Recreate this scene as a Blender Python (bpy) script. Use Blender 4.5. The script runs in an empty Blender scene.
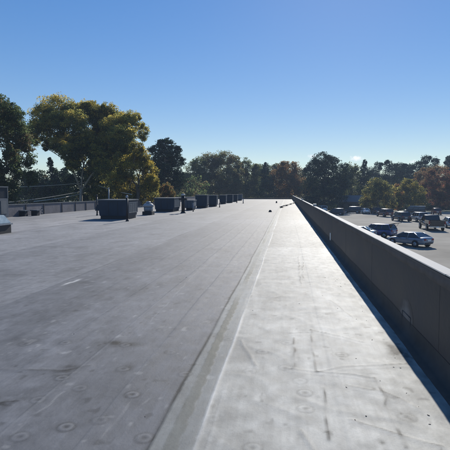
import bpy, bmesh, math, random
import numpy as np
from mathutils import Vector, Matrix

random.seed(7)
rng = np.random.default_rng(11)
C = bpy.context.scene.collection
R = math.radians

# ------------------------------------------------------------------ camera geometry
EYE = 1.65                     # eye height above the roof
LOT = -3.75                    # level of the car park and ground round the building
PITCH, YAW = R(4.13), R(7.82)  # looking slightly down, slightly left of the parapet line
FWD = Vector((-math.sin(YAW) * math.cos(PITCH), math.cos(YAW) * math.cos(PITCH), -math.sin(PITCH)))
RGT = Vector((math.cos(YAW), math.sin(YAW), 0))
UP = RGT.cross(FWD)
CAM = Vector((0, 0, EYE))


def ray(px, py):
    return FWD + RGT * ((px - 225) / 450) + UP * ((225 - py) / 450)


def on_plane(px, py, z=0.0):
    d = ray(px, py)
    t = (z - EYE) / d.z
    return CAM + d * t


def at_depth(px, py, depth):
    return CAM + ray(px, py) * depth


def plane_depth(px, py, z):
    d = ray(px, py)
    return (z - EYE) / d.z


# ------------------------------------------------------------------ materials
def new_mat(name):
    m = bpy.data.materials.new(name)
    m.use_nodes = True
    nt = m.node_tree
    nt.nodes.clear()
    out = nt.nodes.new('ShaderNodeOutputMaterial')
    return m, nt, out


def N(nt, typ, **kw):
    n = nt.nodes.new(typ)
    for k, v in kw.items():
        if k in n.inputs:
            n.inputs[k].default_value = v
        else:
            setattr(n, k, v)
    return n


def surf_mat(name, col, rough=0.6, metal=0.0, var=0.25, scale=6.0, spec=0.5, bump=0.0, bscale=40.0, coat=0.0, stretch=(1, 1, 1)):
    """Principled surface whose colour and roughness wander with noise."""
    m, nt, out = new_mat(name)
    p = N(nt, 'ShaderNodeBsdfPrincipled')
    tc = N(nt, 'ShaderNodeTexCoord')
    mp = N(nt, 'ShaderNodeMapping')
    mp.inputs['Scale'].default_value = stretch
    nt.links.new(tc.outputs['Object'], mp.inputs[0])
    no = N(nt, 'ShaderNodeTexNoise', Scale=scale, Detail=6.0, Roughness=0.62)
    nt.links.new(mp.outputs[0], no.inputs['Vector'])
    rmp = N(nt, 'ShaderNodeMapRange')
    rmp.inputs['From Min'].default_value = 0.25
    rmp.inputs['From Max'].default_value = 0.75
    rmp.inputs['To Min'].default_value = 1 - var
    rmp.inputs['To Max'].default_value = 1 + var
    nt.links.new(no.outputs['Fac'], rmp.inputs['Value'])
    mul = N(nt, 'ShaderNodeVectorMath', operation='SCALE')
    mul.inputs[0].default_value = col
    nt.links.new(rmp.outputs[0], mul.inputs['Scale'])
    nt.links.new(mul.outputs[0], p.inputs['Base Color'])
    rr = N(nt, 'ShaderNodeMapRange')
    rr.inputs['To Min'].default_value = max(0.02, rough - 0.12)
    rr.inputs['To Max'].default_value = min(1, rough + 0.12)
    nt.links.new(no.outputs['Fac'], rr.inputs['Value'])
    nt.links.new(rr.outputs[0], p.inputs['Roughness'])
    p.inputs['Metallic'].default_value = metal
    p.inputs['Specular IOR Level'].default_value = spec
    p.inputs['Coat Weight'].default_value = coat
    if bump > 0:
        n2 = N(nt, 'ShaderNodeTexNoise', Scale=bscale, Detail=5.0, Roughness=0.6)
        nt.links.new(mp.outputs[0], n2.inputs['Vector'])
        b = N(nt, 'ShaderNodeBump', Strength=1.0, Distance=bump)
        nt.links.new(n2.outputs['Fac'], b.inputs['Height'])
        nt.links.new(b.outputs[0], p.inputs['Normal'])
    nt.links.new(p.outputs[0], out.inputs[0])
    return m


def leaf_mat(name, trans=0.42):
    m, nt, out = new_mat(name)
    a = N(nt, 'ShaderNodeAttribute', attribute_name='tint')
    d = N(nt, 'ShaderNodeBsdfDiffuse')
    t = N(nt, 'ShaderNodeBsdfTranslucent')
    mx = N(nt, 'ShaderNodeMixShader')
    mx.inputs[0].default_value = trans
    nt.links.new(a.outputs['Color'], d.inputs[0])
    nt.links.new(a.outputs['Color'], t.inputs[0])
    nt.links.new(d.outputs[0], mx.inputs[1])
    nt.links.new(t.outputs[0], mx.inputs[2])
    nt.links.new(mx.outputs[0], out.inputs[0])
    return m


M = {}
M['leaf'] = leaf_mat('leaf', 0.57)
M['needle'] = leaf_mat('needle', 0.15)
M['bark'] = surf_mat('bark', (0.16, 0.13, 0.10), 0.9, var=0.4, scale=8, stretch=(3, 3, 0.5), bump=0.03, bscale=12)
M['pale_bark'] = surf_mat('pale_bark', (0.34, 0.30, 0.25), 0.9, var=0.4, scale=8, stretch=(3, 3, 0.5), bump=0.03, bscale=12)
M['rubber_wall'] = surf_mat('rubber_wall', (0.027, 0.029, 0.035), 0.60, spec=.33, var=0.4, scale=1.3, stretch=(1, 1, 1.6), bump=0.004, bscale=9)
M['wall_flap'] = surf_mat('wall_flap', (0.10, 0.098, 0.104), 0.8, spec=.15, var=0.3, scale=4, bump=0.003, bscale=20)
M['coping'] = surf_mat('coping', (0.38, 0.375, 0.355), 0.8, spec=.2, var=0.18, scale=2.5, bump=0.002, bscale=14, stretch=(1, 0.4, 1))
M['coping_edge'] = surf_mat('coping_edge', (0.05, 0.05, 0.055), 0.6)
M['patch'] = surf_mat('patch', (0.075, 0.075, 0.078), 0.65, var=0.5, scale=7, bump=0.002, bscale=30)
M['patch_edge'] = surf_mat('patch_edge', (0.03, 0.03, 0.035), 0.7)
M['white_tag'] = surf_mat('white_tag', (0.7, 0.7, 0.68), 0.5, var=0.2)
M['grey_wall'] = surf_mat('grey_wall', (0.12, 0.113, 0.125), 0.7, var=0.35, scale=0.9, bump=0.01, bscale=6)
M['dark_metal'] = surf_mat('dark_metal', (0.03, 0.032, 0.037), 0.7, spec=.2, var=0.3)
M['black'] = surf_mat('black', (0.015, 0.015, 0.018), 0.6, var=0.3)
M['unit_blue'] = surf_mat('unit_blue', (0.035, 0.046, 0.064), 0.6, spec=.25, var=0.25, scale=2.5, stretch=(1, 1, .5), bump=0.004, bscale=4)
M['unit_grey'] = surf_mat('unit_grey', (0.10, 0.115, 0.135), 0.6, spec=.25, var=0.22, scale=2.5, stretch=(1, 1, .5), bump=0.004, bscale=4)
M['unit_lid'] = surf_mat('unit_lid', (0.13, 0.14, 0.15), 0.6, spec=.25, var=0.25, scale=2)
M['galv'] = surf_mat('galv', (0.26, 0.28, 0.30), 0.5, metal=0.3, spec=.3, var=0.25, scale=14)
M['white_metal'] = surf_mat('white_metal', (0.33, 0.34, 0.35), 0.6, spec=.3, var=0.15)
M['sky_glazing'] = surf_mat('sky_glazing', (0.26, 0.33, 0.36), 0.25, var=0.15, spec=0.8)
M['wire'] = surf_mat('wire', (0.48, 0.45, 0.40), 0.5)
M['wood_pole'] = surf_mat('wood_pole', (0.16, 0.12, 0.09), 0.9, stretch=(4, 4, .4))
M['brick'] = surf_mat('brick', (0.24, 0.16, 0.13), 0.85, var=0.3, scale=5, bump=0.006, bscale=10)
M['shingle'] = surf_mat('shingle', (0.16, 0.16, 0.165), 0.85, var=0.3, scale=6, bump=0.02, bscale=9)
M['siding'] = surf_mat('siding', (0.13, 0.125, 0.115), 0.75, var=0.15)
M['tyre'] = surf_mat('tyre', (0.018, 0.018, 0.018), 0.85)
M['rim'] = surf_mat('rim', (0.42, 0.43, 0.44), 0.3, metal=0.8)
M['glass'] = surf_mat('glass', (0.012, 0.015, 0.018), 0.05, var=0.05, spec=0.7)
M['red_lamp'] = surf_mat('red_lamp', (0.28, 0.012, 0.012), 0.2)
M['head_lamp'] = surf_mat('head_lamp', (0.6, 0.6, 0.6), 0.15)
M['plate'] = surf_mat('plate', (0.75, 0.76, 0.76), 0.4, var=0.05)
M['trim'] = surf_mat('trim', (0.025, 0.025, 0.027), 0.6)
M['cone'] = surf_mat('cone', (0.7, 0.15, 0.03), 0.6)
for nm, col in dict(silver_blue=(0.20, 0.25, 0.31), blue=(0.045, 0.075, 0.22), pale=(0.52, 0.57, 0.54), charcoal=(0.022, 0.019, 0.021),
                    dark_navy=(0.025, 0.032, 0.045), dark_red=(0.10, 0.025, 0.022), silver=(0.40, 0.43, 0.45), white=(0.78, 0.79, 0.79),
                    light_blue=(0.40, 0.50, 0.58), black_paint=(0.015, 0.016, 0.018)).items():
    M[nm] = surf_mat('paint_' + nm, col, 0.3, metal=0.15, var=0.07, scale=3, coat=0.6)

# ------------------------------------------------------------------ object helpers
def tag(o, label=None, cat=None, group=None, kind=None):
    if label: o['label'] = label
    if cat: o['category'] = cat
    if group: o['group'] = group
    if kind: o['kind'] = kind
    return o


def thing(name, label, cat, loc=(0, 0, 0), rz=0.0, group=None):
    o = bpy.data.objects.new(name, None)
    o.empty_display_size = 0.2
    C.objects.link(o)
    o.location = loc
    o.rotation_euler = (0, 0, rz)
    return tag(o, label, cat, group)


class MB:
    """Collects boxes, tubes and lathes; build() links them as one mesh object."""

    def __init__(self):
        self.bm = bmesh.new()

    def box(self, x0, x1, y0, y1, z0, z1, mat=None):
        v = [self.bm.verts.new(Vector(p) if mat is None else mat @ Vector(p)) for p in
             ((x0, y0, z0), (x1, y0, z0), (x1, y1, z0), (x0, y1, z0), (x0, y0, z1), (x1, y0, z1), (x1, y1, z1), (x0, y1, z1))]
        for f in ((0, 3, 2, 1), (4, 5, 6, 7), (0, 1, 5, 4), (1, 2, 6, 5), (2, 3, 7, 6), (3, 0, 4, 7)):
            self.bm.faces.new([v[i] for i in f])
        return self

    def hexa(self, pts):
        v = [self.bm.verts.new(Vector(p)) for p in pts]
        for f in ((0, 3, 2, 1), (4, 5, 6, 7), (0, 1, 5, 4), (1, 2, 6, 5), (2, 3, 7, 6), (3, 0, 4, 7)):
            self.bm.faces.new([v[i] for i in f])
        return self

    def tube(self, pts, radii, n=10, caps=True):
        pts = [Vector(p) for p in pts]
        if not hasattr(radii, '__len__'): radii = [radii] * len(pts)
        rings = []
        ref = Vector((0.31, 0.17, 0.93)).normalized()
        for i, p in enumerate(pts):
            d = (pts[min(i + 1, len(pts) - 1)] - pts[max(i - 1, 0)]).normalized()
            a = d.cross(ref)
            if a.length < 1e-3: a = d.cross(Vector((1, 0, 0)))
            a.normalize(); b = d.cross(a)
            rings.append([self.bm.verts.new(p + (a * math.cos(t) + b * math.sin(t)) * radii[i]) for t in [2 * math.pi * k / n for k in range(n)]])
        for r0, r1 in zip(rings, rings[1:]):
            for k in range(n):
                f = self.bm.faces.new((r0[k], r0[(k + 1) % n], r1[(k + 1) % n], r1[k]))
                f.smooth = True
        if caps:
            self.bm.faces.new(list(reversed(rings[0]))); self.bm.faces.new(rings[-1])
        return self

    def lathe(self, prof, c=(0, 0, 0), n=20, axis='Z'):
        c = Vector(c)
        rings = []
        for r, z in prof:
            ring = []
            for k in range(n):
                t = 2 * math.pi * k / n
                q = Vector((r * math.cos(t), r * math.sin(t), z))
                if axis == 'Y': q = Vector((q.x, q.z, q.y))
                ring.append(self.bm.verts.new(c + q))
            rings.append(ring)
        for r0, r1 in zip(rings, rings[1:]):
            for k in range(n):
                f = self.bm.faces.new((r0[k], r0[(k + 1) % n], r1[(k + 1) % n], r1[k])); f.smooth = True
        self.bm.faces.new(rings[0]); self.bm.faces.new(rings[-1])
        return self

    def poly(self, pts):
        self.bm.faces.new([self.bm.verts.new(Vector(p)) for p in pts]); return self

    def build(self, name, mat, parent=None, bevel=0.0, smooth=False, sub=0):
        bm = self.bm
        bmesh.ops.recalc_face_normals(bm, faces=bm.faces)
        if bevel > 0:
            bmesh.ops.bevel(bm, geom=list(bm.edges), offset=bevel, segments=2, affect='EDGES', clamp_overlap=True)
        me = bpy.data.meshes.new(name)
        if smooth:
            for f in bm.faces: f.smooth = True
        bm.to_mesh(me); bm.free()
        me.materials.append(mat)
        o = bpy.data.objects.new(name, me)
        C.objects.link(o)
        if parent is not None: o.parent = parent
        if sub:
            s = o.modifiers.new('sub', 'SUBSURF'); s.levels = sub; s.render_levels = sub
        return o


def copy_tree(o, parent=None):
    c = o.copy(); C.objects.link(c)
    if parent is not None: c.parent = parent
    for ch in list(o.children): copy_tree(ch, c)
    return c


# ------------------------------------------------------------------ noise
def vnoise(x, y, seed=0):
    """smooth value noise in -1..1 on arrays"""
    x = np.asarray(x, float); y = np.asarray(y, float)
    xi = np.floor(x).astype(np.int64); yi = np.floor(y).astype(np.int64)
    fx = x - xi; fy = y - yi
    fx = fx * fx * (3 - 2 * fx); fy = fy * fy * (3 - 2 * fy)

    def h(a, b):
        n = (a * 374761393 + b * 668265263 + seed * 982451653) & 0xffffffff
        n = ((n ^ (n >> 13)) * 1274126177) & 0xffffffff
        n = n ^ (n >> 16)
        return (n & 0xffff) / 32767.5 - 1
    return (h(xi, yi) * (1 - fx) + h(xi + 1, yi) * fx) * (1 - fy) + (h(xi, yi + 1) * (1 - fx) + h(xi + 1, yi + 1) * fx) * fy


def fbm(x, y, seed=0, oct=4):
    s = 0; a = 0.5
    for k in range(oct):
        s = s + a * vnoise(x * 2 ** k, y * 2 ** k, seed + k * 17); a *= 0.5
    return s


# ------------------------------------------------------------------ the roof we stand on
WALL_X = 1.387       # inner face of the right-hand parapet
ROOF_L = -18.4
ROOF_END = 112.0


def build_roof():
    xs = list(np.arange(-2.6, WALL_X + 0.001, 0.0125))
    x = -2.6; step = 0.0125
    left = []
    while x > ROOF_L:
        step *= 1.025
        x -= step; left.append(max(x, ROOF_L))
    xs = np.array(sorted(set(left)) + xs)
    xs[-1] = WALL_X + 0.02
    ys = [-8.0, -4.0, -1.5, 0.0, 0.8, 1.3]
    y = 1.6
    while y < ROOF_END:
        ys.append(y); y += max(0.008, y * 0.0052)
    ys.append(ROOF_END)
    ys = np.array(ys)
    X, Y = np.meshgrid(xs, ys)
    Z = np.zeros_like(X)
    near = np.clip((40 - Y) / 30, 0, 1)

    # wandering of seam lines by a few cm
    Xw = X + 0.012 * vnoise(Y * 0.6, Y * 0, 3) + 0.004 * vnoise(Y * 3, Y * 0, 4)

    def band(x0, x1, soft=0.006):
        return np.clip((Xw - x0) / soft + .5, 0, 1) * np.clip((x1 - Xw) / soft + .5, 0, 1)

    def line(x0, w):
        return np.exp(-((Xw - x0) / w) ** 2)

    # ---- sheet colours (linear)
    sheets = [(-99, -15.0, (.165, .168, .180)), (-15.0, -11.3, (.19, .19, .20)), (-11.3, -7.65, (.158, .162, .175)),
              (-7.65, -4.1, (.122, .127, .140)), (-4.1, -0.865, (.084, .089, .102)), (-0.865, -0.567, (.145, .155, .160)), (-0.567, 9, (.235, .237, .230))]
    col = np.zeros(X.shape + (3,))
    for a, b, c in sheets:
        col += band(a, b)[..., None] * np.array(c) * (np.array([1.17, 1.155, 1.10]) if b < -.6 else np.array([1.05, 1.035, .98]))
    # right-hand sheet: sun glare put into the albedo, paler close by and toward the parapet
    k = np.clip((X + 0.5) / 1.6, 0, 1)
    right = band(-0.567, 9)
    glare_fac = 1.36 - .16 * np.clip((Y - 6.2) * 6, 0, 1) - .30 * np.clip((Y - 13.5) * 6, 0, 1) - .12 * np.clip((Y - 26) * 6, 0, 1)
    col *= (1 + right * ((0.70 * (k - 0.36)) + glare_fac - 1))[..., None]
    col *= (1 - .42 * np.clip((Y - 18) / 40, 0, 1))[..., None]  # albedo lowered with distance to offset glare on the far roof
    # broad wear: traffic film, ponding marks with their own shapes
    film = fbm(X * 0.35, Y * 0.16, 21, 5)
    col *= (1 + 0.22 * film)[..., None]
    mid = fbm(X * 1.6, Y * 0.7, 29, 5)
    col *= (1 + 0.20 * mid)[..., None]
    fine = fbm(X * 9.5, Y * 6.5, 30, 5)
    col *= (1 + (.22 + .16 * right) * fine)[..., None]
    streak = fbm(X * 5.0, Y * 0.22, 35, 4)
    col *= (1 + 0.11 * streak)[..., None]
    tan = np.clip(fbm(X * 0.12, Y * 0.08, 41, 3) * 3, 0, 1) * np.clip((Y - 18) / 30, 0, 1)
    col *= (1 - tan[..., None] * np.array([0.02, 0.05, 0.12]))
    # cross bands of repair sheets far off
    for y0, y1, f in ((24, 27.2, 1.13), (38, 45, .92), (52, 58, 1.14), (66, 74, .92), (84, 93, 1.1)):
        m = np.clip((Y - y0) * 3, 0, 1) * np.clip((y1 - Y) * 3, 0, 1) * np.clip((X + 6) * 2, 0, 1)
        col *= (1 + (f - 1) * m)[..., None]

    # ---- seams
    dark = np.zeros_like(X); pale = np.zeros_like(X); ochre = np.zeros_like(X)
    brk = 0.55 + 0.45 * np.clip(vnoise(Y * 1.7, Y * 0, 8) * 2 + .4, 0, 1)
    dark += 0.95 * line(-0.865, 0.017) * brk  # dark joint, widened to paint in the shade of its lap step
    Z += 0.004 * np.clip((Xw + 0.865) / 0.01, 0, 1) * np.clip((-0.58 - Xw) / 0.02, 0, 1)
    scal = 0.020 * np.abs(np.sin(Y * 13 + 2 * vnoise(Y * 1.3, Y * 0, 12))) + 0.012 * vnoise(Y * 2.2, Y * 0, 5)
    ochre_mask = np.clip((X + 0.795 - 0.5 * scal) / 0.01, 0, 1) * np.clip((-0.705 + scal - X) / 0.008, 0, 1) * np.clip(0.65 + 0.8 * vnoise(Y * .8, X * 2, 77), 0.15, 1)
    Z += 0.0022 * ochre_mask
    ridge = line(-0.567, 0.013) * np.clip(.65 + .6 * vnoise(Y * 1.1, Y * 0, 9), 0.12, 1)
    pale += ridge; Z += 0.007 * ridge
    r2 = line(-0.487, 0.006) * np.clip(.2 + .9 * vnoise(Y * .9, Y * 0, 14), 0, 1) * np.clip((9 - Y) / 5, 0, 1)
    pale += 0.7 * r2; Z += 0.004 * r2
    for x0, w, d, p_ in ((-1.34, .006, .14, .10), (-1.93, .009, .22, .12), (-4.1, .02, .40, .35), (-5.5, .015, .15, .1), (-7.65, .03, .35, .3), (-11.3, .05, .35, .2), (-15.0, .06, .35, .2), (-3.05, .010, .16, .08), (-2.45, .007, .12, .05), (0.42, .008, .07, .08)):
        b_ = np.clip(.5 + .9 * vnoise(Y * 0.8, Y * 0 + x0, 31), 0, 1)
        dark += d * line(x0, w) * b_
        pale += p_ * line(x0 + 2.2 * w, w * 1.5) * np.clip(.3 + vnoise(Y * .5, Y * 0 + x0, 33), 0, 1)
        Z += 0.003 * np.clip((Xw - x0) / 0.012, 0, 1) * np.clip((x0 + .16 - Xw) / .1, 0, 1) * near

    def stroke(pts, w, amt, hh, target):
        """crease following picture points laid on the roof"""
        nonlocal Z
        P = [on_plane(*p) for p in pts]
        x0 = min(p.x for p in P) - .15; x1 = max(p.x for p in P) + .15
        y0 = min(p.y for p in P) - .2; y1 = max(p.y for p in P) + .2
        ii = np.where((ys > y0) & (ys < y1))[0]; jj = np.where((xs > x0) & (xs < x1))[0]
        if not len(ii) or not len(jj): return
        sl = np.ix_(ii, jj)
        xx = X[sl] + 0.018 * vnoise(Y[sl] * 6, X[sl] * 6, 51); yy = Y[sl] + 0.018 * vnoise(Y[sl] * 6, X[sl] * 6, 52)
        dmin = np.full(xx.shape, 9.0)
        for a, b in zip(P, P[1:]):
            ab = np.array([b.x - a.x, b.y - a.y]); L2 = (ab ** 2).sum()
            t = np.clip(((xx - a.x) * ab[0] + (yy - a.y) * ab[1]) / L2, 0, 1)
            dmin = np.minimum(dmin, np.hypot(xx - a.x - t * ab[0], yy - a.y - t * ab[1]))
        g = np.exp(-(dmin / w) ** 2)
        target[sl] += amt * g * np.clip(.6 + .7 * vnoise(xx * 9, yy * 9, 53), 0.1, 1)
        Z[sl] += hh * np.exp(-(dmin / (w * 1.8)) ** 2)

    for pts in ([(294, 338), (295, 369)], [(311, 330), (313, 350), (317, 372)], [(322, 388), (325, 410), (328, 440)],
                [(374, 378), (385, 400), (393, 425), (405, 448)], [(298, 256), (301, 286)], [(303, 262), (303, 280)]):
        stroke(pts, 0.012, 0.85, 0.003, dark)
    for pts in ([(287, 369), (318, 372), (345, 367), (380, 366), (408, 364)], [(290, 333), (312, 332)], [(318, 372), (350, 374), (374, 378)],
                [(311, 330), (340, 336), (362, 342)], [(330, 300), (352, 318)], [(270, 300), (283, 296)], [(240, 340), (256, 366)],
                [(345, 385), (380, 392), (420, 408)], [(350, 420), (400, 436), (440, 446)], [(300, 430), (312, 450)]):
        stroke(pts, 0.009, 0.50, 0.004, dark)
        stroke([(p[0] + 1, p[1] + 2.5) for p in pts], 0.012, 0.25, 0.002, pale)
    for pts in ([(66, 284), (78, 280)], [(60, 286), (70, 282.5)], [(72, 282.2), (82, 278.5)]):
        stroke(pts, 0.025, 0.8, 0.0, pale)
    for pts in ([(134, 410), (150, 398)], [(92, 448), (130, 402)], [(10, 436), (64, 392)], [(150, 322), (200, 268)]):
        stroke(pts, 0.008, 0.22, 0.0, pale)
    for pts in ([(0, 370), (60, 371), (90, 366)], [(50, 275), (66, 278)], [(195, 266), (223, 267)], [(120, 266), (150, 258)],
                [(0, 404), (18, 402)], [(55, 375), (75, 373)], [(28, 214), (40, 232)]):
        stroke(pts, 0.018, 0.5, 0.002, dark)

    # ---- fastener plates telegraphing through the sheet
    plates = [(132, 395, 1.1), (144, 438, .8), (66, 427, 1.1), (123, 369, .7), (80, 388, .6), (185, 374, .7), (62, 378, .9), (25, 344, .6), (125, 345, .8),
              (65, 343, .8), (162, 330, .6), (113, 316, .6), (157, 300, .5), (190, 301, .5), (214, 294, .5), (250, 371, .5), (287, 343, .5),
              (305, 393, .8), (305, 409, .7), (342, 355, .8), (285, 368, .6), (253, 448, .6), (407, 417, .6), (338, 355, .5), (262, 352, .6), (300, 381, .5),
              (280, 300, .4), (330, 290, .4), (318, 316, .5), (344, 320, .5), (206, 322, .5), (228, 339, .6), (96, 291, .6), (39, 312, .6),
              (20, 437, .7), (212, 418, .3), (38, 400, .6), (100, 420, .5), (170, 352, .5), (150, 318, .5), (182, 276, .5), (145, 285, .5)]
    for px, py, s in plates:
        p = on_plane(px, py)
        ii = np.where(abs(ys - p.y) < .22)[0]; jj = np.where(abs(xs - p.x) < .22)[0]
        sl = np.ix_(ii, jj)
        r = np.hypot((X[sl] - p.x) * 1.0, (Y[sl] - p.y) * 1.0) * (1 + .06 * vnoise(X[sl] * 14, Y[sl] * 14, px))
        Z[sl] += s * (0.003 * np.clip((0.062 - r) / 0.022, 0, 1) - 0.002 * np.clip((0.026 - r) / 0.012, 0, 1)) * (0.9 if py > 300 else .6)
        dark[sl] += s * (0.40 * np.exp(-((r - .064) / .011) ** 2) + .60 * np.exp(-(r / .024) ** 2))
        pale[sl] += s * 0.10 * np.exp(-((r - .040) / .012) ** 2)
        dark[sl] += s * .12 * np.exp(-((r - .11) / .05) ** 2) * np.clip(.5 + vnoise(X[sl] * 8, Y[sl] * 8, 71), 0, 1)
    # dark spots, tar and water stains
    for px, py, sx, sy, a in ((8, 403, .14, .12, 1.3), (128, 368, .07, .10, .45), (62, 372, .12, .09, .7), (125, 344, .14, .12, .6), (72, 366, .10, .05, .7), (118, 343, .2, .05, .6), (40, 388, .08, .08, .5), (397, 352, .07, .22, .8), (390, 345, .06, .18, .6), (405, 362, .05, .14, .6), (398, 357, .12, .3, .4),
                              (90, 280, .2, .3, .2), (165, 284, .15, .25, .3), (30, 340, .25, .2, .25), (374, 389, .018, .018, .95), (214, 320, .08, .15, .2), (20, 360, .3, .25, .2),
                              (180, 268, .25, .5, .25), (152, 258, .3, .6, .25), (130, 271, .25, .3, .25), (105, 300, .3, .3, .2), (383, 443, .016, .016, .9), (345, 357, .05, .3, .3)):
        p = on_plane(px, py)
        g = np.exp(-(((X - p.x) / sx) ** 2 + ((Y - p.y) / sy) ** 2))
        dark += a * g * np.clip(.6 + 1.4 * fbm(X * 8, Y * 8, int(px)), 0.05, 1.2)
    # random small flecks
    fl = vnoise(X * 22, Y * 15, 61) * 0.6 + vnoise(X * 9, Y * 7, 62) * .5
    dark += 0.35 * np.clip((fl - .62) * 5, 0, 1) * near
    pale += 0.22 * np.clip((-fl - .62) * 5, 0, 1) * near
    dirt = np.clip((fbm(X * 2.0, Y * 1.1, 64, 5) - .18) * 3, 0, 1)
    dark += 0.22 * dirt
    # silt and water line near the foot of the parapet
    foot = np.clip((X - 0.75) / 0.5, 0, 1) * right
    dark += 0.16 * foot * np.clip(fbm(X * 3, Y * 0.9, 66, 4) * 2.2 + .25, 0, 1)

    dark = np.clip(dark, 0, .88); pale = np.clip(pale, 0, 1)
    col *= (1 - dark)[..., None]
    col = col * (1 - 0.75 * pale[..., None]) + 0.75 * pale[..., None] * np.array([.50, .50, .48])
    col = col * (1 - ochre_mask[..., None] * 0.85) + ochre_mask[..., None] * 0.85 * np.array([.075, .078, .062])
    # soft waviness of a loose sheet
    Z += near * (0.006 * fbm(X * 1.5, Y * 1.0, 81, 3) + right * (0.005 * fbm(X * 2.2, Y * 2.6, 82, 3)) + 0.0015 * fbm(X * 6, Y * 4, 84, 3))
    Z += right * near * 0.003 * np.clip(1 - abs(fbm(X * 1.4 + .4 * Y, Y * 1.9, 86, 2)) * 6, 0, 1)

    global roof_z
    roof_z = lambda x, y: float(Z[min(np.searchsorted(ys, y), len(ys) - 1), min(np.searchsorted(xs, x), len(xs) - 1)])
    ny, nx = X.shape
    V = np.stack([X, Y, Z], -1).reshape(-1, 3)
    idx = np.arange(ny * nx).reshape(ny, nx)
    F = np.stack([idx[:-1, :-1], idx[:-1, 1:], idx[1:, 1:], idx[1:, :-1]], -1).reshape(-1, 4)
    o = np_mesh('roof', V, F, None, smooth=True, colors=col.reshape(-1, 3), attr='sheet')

    m, nt, out = new_mat('roof_membrane')
    p = N(nt, 'ShaderNodeBsdfPrincipled')
    at = N(nt, 'ShaderNodeAttribute', attribute_name='sheet')
    tc = N(nt, 'ShaderNodeTexCoord')
    mp = N(nt, 'ShaderNodeMapping'); mp.inputs['Scale'].default_value = (1, 0.55, 1)
    nt.links.new(tc.outputs['Object'], mp.inputs[0])
    n1 = N(nt, 'ShaderNodeTexNoise', Scale=9.0, Detail=9.0, Roughness=0.7)
    n2 = N(nt, 'ShaderNodeTexNoise', Scale=70.0, Detail=4.0, Roughness=0.6)
    mp2 = N(nt, 'ShaderNodeMapping'); mp2.inputs['Scale'].default_value = (26, 1.2, 1)
    nt.links.new(tc.outputs['Object'], mp2.inputs[0])
    n3 = N(nt, 'ShaderNodeTexNoise', Scale=1.0, Detail=5.0, Roughness=0.6)
    nt.links.new(mp.outputs[0], n1.inputs['Vector']); nt.links.new(mp.outputs[0], n2.inputs['Vector']); nt.links.new(mp2.outputs[0], n3.inputs['Vector'])
    a1 = N(nt, 'ShaderNodeMath', operation='MULTIPLY_ADD'); a1.inputs[1].default_value = .35; nt.links.new(n3.outputs['Fac'], a1.inputs[0]); nt.links.new(n1.outputs['Fac'], a1.inputs[2])
    mr = N(nt, 'ShaderNodeMapRange')
    for k_, v_ in (('From Min', .42), ('From Max', .93), ('To Min', .70), ('To Max', 1.30)): mr.inputs[k_].default_value = v_
    nt.links.new(a1.outputs[0], mr.inputs['Value'])
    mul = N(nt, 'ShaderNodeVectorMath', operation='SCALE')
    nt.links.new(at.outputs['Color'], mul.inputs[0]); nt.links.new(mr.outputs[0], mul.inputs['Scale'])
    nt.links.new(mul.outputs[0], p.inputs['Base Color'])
    rr = N(nt, 'ShaderNodeMapRange'); rr.inputs['To Min'].default_value = .62; rr.inputs['To Max'].default_value = .85
    nt.links.new(n1.outputs['Fac'], rr.inputs['Value']); nt.links.new(rr.outputs[0], p.inputs['Roughness'])
    p.inputs['Specular IOR Level'].default_value = 0.22
    ad = N(nt, 'ShaderNodeMath', operation='MULTIPLY_ADD'); ad.inputs[1].default_value = 0.12
    nt.links.new(n2.outputs['Fac'], ad.inputs[0]); nt.links.new(n1.outputs['Fac'], ad.inputs[2])
    b = N(nt, 'ShaderNodeBump', Strength=0.75, Distance=0.006)
    nt.links.new(ad.outputs[0], b.inputs['Height']); nt.links.new(b.outputs[0], p.inputs['Normal'])
    nt.links.new(p.outputs[0], out.inputs[0])
    o.data.materials.append(m)
    tag(o, kind='structure')
    return o


def np_mesh(name, V, F, mat, parent=None, smooth=False, colors=None, attr='tint'):
    V = np.asarray(V, np.float32); F = np.asarray(F, np.int32)
    me = bpy.data.meshes.new(name)
    me.vertices.add(len(V)); me.vertices.foreach_set('co', V.ravel())
    k = F.shape[1]
    me.loops.add(F.size); me.loops.foreach_set('vertex_index', F.ravel())
    me.polygons.add(len(F))
    me.polygons.foreach_set('loop_start', np.arange(0, F.size, k, dtype=np.int32))
    me.polygons.foreach_set('loop_total', np.full(len(F), k, np.int32))
    if smooth: me.polygons.foreach_set('use_smooth', np.ones(len(F), bool))
    me.update(calc_edges=True)
    if colors is not None:
        a = me.color_attributes.new(attr, 'FLOAT_COLOR', 'POINT')
        c4 = np.ones((len(V), 4), np.float32); c4[:, :3] = colors
        a.data.foreach_set('color', c4.ravel())
    if mat is not None: me.materials.append(mat)
    o = bpy.data.objects.new(name, me); C.objects.link(o)
    if parent is not None: o.parent = parent
    return o


build_roof()

# ------------------------------------------------------------------ parapets
def ragged_strip(x, y0, y1, ztop, depth, amp, th, seed):
    ys = np.concatenate([np.arange(y0, 30, 0.03), np.arange(30, y1, .2), [y1]])
    zl = ztop - depth - amp * fbm(ys * 1.6, ys * 0, seed, 5) - 0.4 * amp * np.abs(vnoise(ys * 5, ys * 0, seed + 5))
    n = len(ys)
    A = np.stack([np.full(n, x - th), ys, np.full(n, ztop)], -1); B = np.stack([np.full(n, x - th), ys, zl], -1)
    D = np.stack([np.full(n, x + .002), ys, zl], -1)
    V = np.concatenate([A, B, D]); i = np.arange(n - 1)
    F = np.concatenate([np.stack([i, i + 1, n + i + 1, n + i], -1), np.stack([n + i, n + i + 1, 2 * n + i + 1, 2 * n + i], -1)])
    return V, F


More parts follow.
